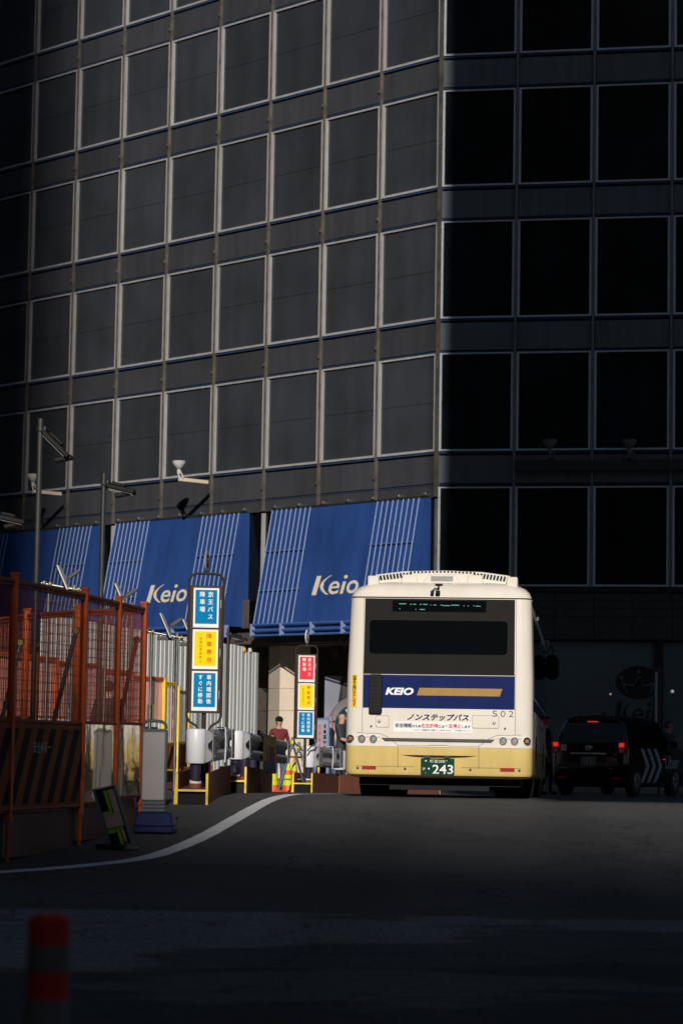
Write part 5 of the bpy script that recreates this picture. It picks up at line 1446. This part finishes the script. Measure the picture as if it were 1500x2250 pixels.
# ------------------------------------------------------------------ cones, A-frames, small boards
def cone(px, d, lab, h=.66):
    t = thing('traffic_cone', lab, 'traffic cone', (gx(px, d), d, gz(d)), random.uniform(0, 1.5), 'traffic cones among the barriers')
    MB().box(-.14, .14, -.14, .14, .0, .035).build('base', M['cone_o'], t, bevel=.015)
    def rr_(z): return .115 - .092 * (z - .035) / (h - .035)
    MB().lathe([(rr_(z), z) for z in (.036, .2, .4, .6, h)], 20).build('cone', M['cone_o'], t)
    for z0, z1 in ((.13, .33), (.42, .60)): MB().lathe([(rr_(z0) + .003, z0), (rr_(z1) + .003, z1)], 20).build('reflective_band', M['cone_y'], t)
for px, d, lab in ((632, 49.5, 'traffic cone standing just left of the far bus stop sign'), (646, 51.5, 'traffic cone half hidden behind the front cone by the far sign'), (457, 41.0, 'traffic cone behind the nearest crash barrier'), (598, 46.5, 'traffic cone behind the far end of the cloth-covered barrier'), (699, 50.5, 'traffic cone between the third and fourth crash barriers')):
    cone(px, d, lab)
def bar_stand(px, d, lab):
    t = thing('cone_stand', lab, 'barricade stand', (gx(px, d), d, gz(d)), R(8), 'grey barricade stands')
    for s in (-1, 1):
        MB().tube((s*.26, -.05, 0), (s*.03, 0, .82), .022, 8).build('leg', M['steel'], t)
    MB().tube((-.2, -.03, .24), (.2, -.03, .24), .014).build('cross_bar', M['steel'], t)
    hd3 = MB().lathe([(.03, .80), (.04, .86), (.035, 1.0), (.015, 1.03)], 12).build('lamp', M['boardgrey'], t)
    MB().lathe([(.042, .90), (.042, .96)], 12).build('reflective_band', M['cone_y'], hd3)
bar_stand(641, 47.8, 'grey barricade stand with lamp straddling the cones')
bar_stand(655, 53.0, 'second grey barricade stand just behind the far bus stop sign')
a, b_ = at(604, 1661, 50), at(660, 1664, 51.5)
tag(MB().tube(a, b_, .02).build('barrier_pole', M['amber']), 'amber pole laid across the cones by the far sign', 'pole')
p = at(707, 1640, 55.0)
t = thing('notice_board', 'narrow blue-edged notice board with red and black lettering', 'notice board', (p.x, 55.0, gz(55)), R(-4))
zt_ = at(707, 1578, 55).z - gz(55)
MB().box(-.16, .16, 0, .03, .25, zt_).build('board', M['bluerail'], t)
for x in (-.13, .13): MB().tube((x, .02, 0), (x, .02, .3), .015).build('leg', M['steel'], t)
MB().box(-.125, .125, -.006, -.0005, .30, zt_ - .04).build('sheet', M['postergrey'], t)
pr = Print(lambda x, z: (x, -.009, z)); rs_ = random.Random(3); [pr.rect(x - w_, x + w_, zt_ - .16 - i*st, zt_ - .16 - i*st + rs_.uniform(.012, .03), m_) for x, st, nn, m_ in ((-.05, .034, 22, 0), (.06, .028, 26, 1)) for i in range(nn) for w_ in (rs_.uniform(.015, .036),) if i % 4 != 3]; tag(pr.build('lettering', [M['redtext'], M['blacktext']], t), kind='stuff')
# narrow sign post by the taxi
p = at(1447, 1560, 62)
t = thing('street_sign', 'narrow upright sign post behind the taxi', 'sign', (p.x, 62, gz(62)), R(10))
zt_ = at(1447, 1466, 62).z - gz(62)
MB().box(-.10, .05, -.03, .03, .4, zt_).build('column', M['oval'], t, bevel=.01)
MB().box(-.12, -.055, -.035, -.031, 1.1, zt_ - .12).build('sign_face', M['decal'], t)
MB().tube((0, 0, 0), (0, 0, .4), .03).build('foot', M['darksteel'], t)

M['glowspot'] = pbr('reflected_glow', (.8, .75, .7), .4, emit=(1, .86, .75), es=.4)  # glowing material added in place of light reflected in the shop glass
for px, py, lab, k in ((1340, 1525, 'small dim glowing spot for a reflection left of the oval emblem', .6), (1476, 1519, 'small bright glowing spot for a reflection right of the oval emblem', 1.0)):
    p = at(px, py, 66.0)
    t = thing('reflected_spot', lab, 'reflected light', p, rzR, 'glowing spots for reflections on the shop front')
    MB().lathe([(.02, .25), (.03, .04), (.05 * k, 0)], 12, axis='y').build('housing', M['darksteel'], t)
    MB().lathe([(.042 * k, -.004), (.02 * k, -.012)], 12, axis='y').build('lit_lens', M['glowspot'], t)  # glowing disc stands for the reflection, no real lamp here
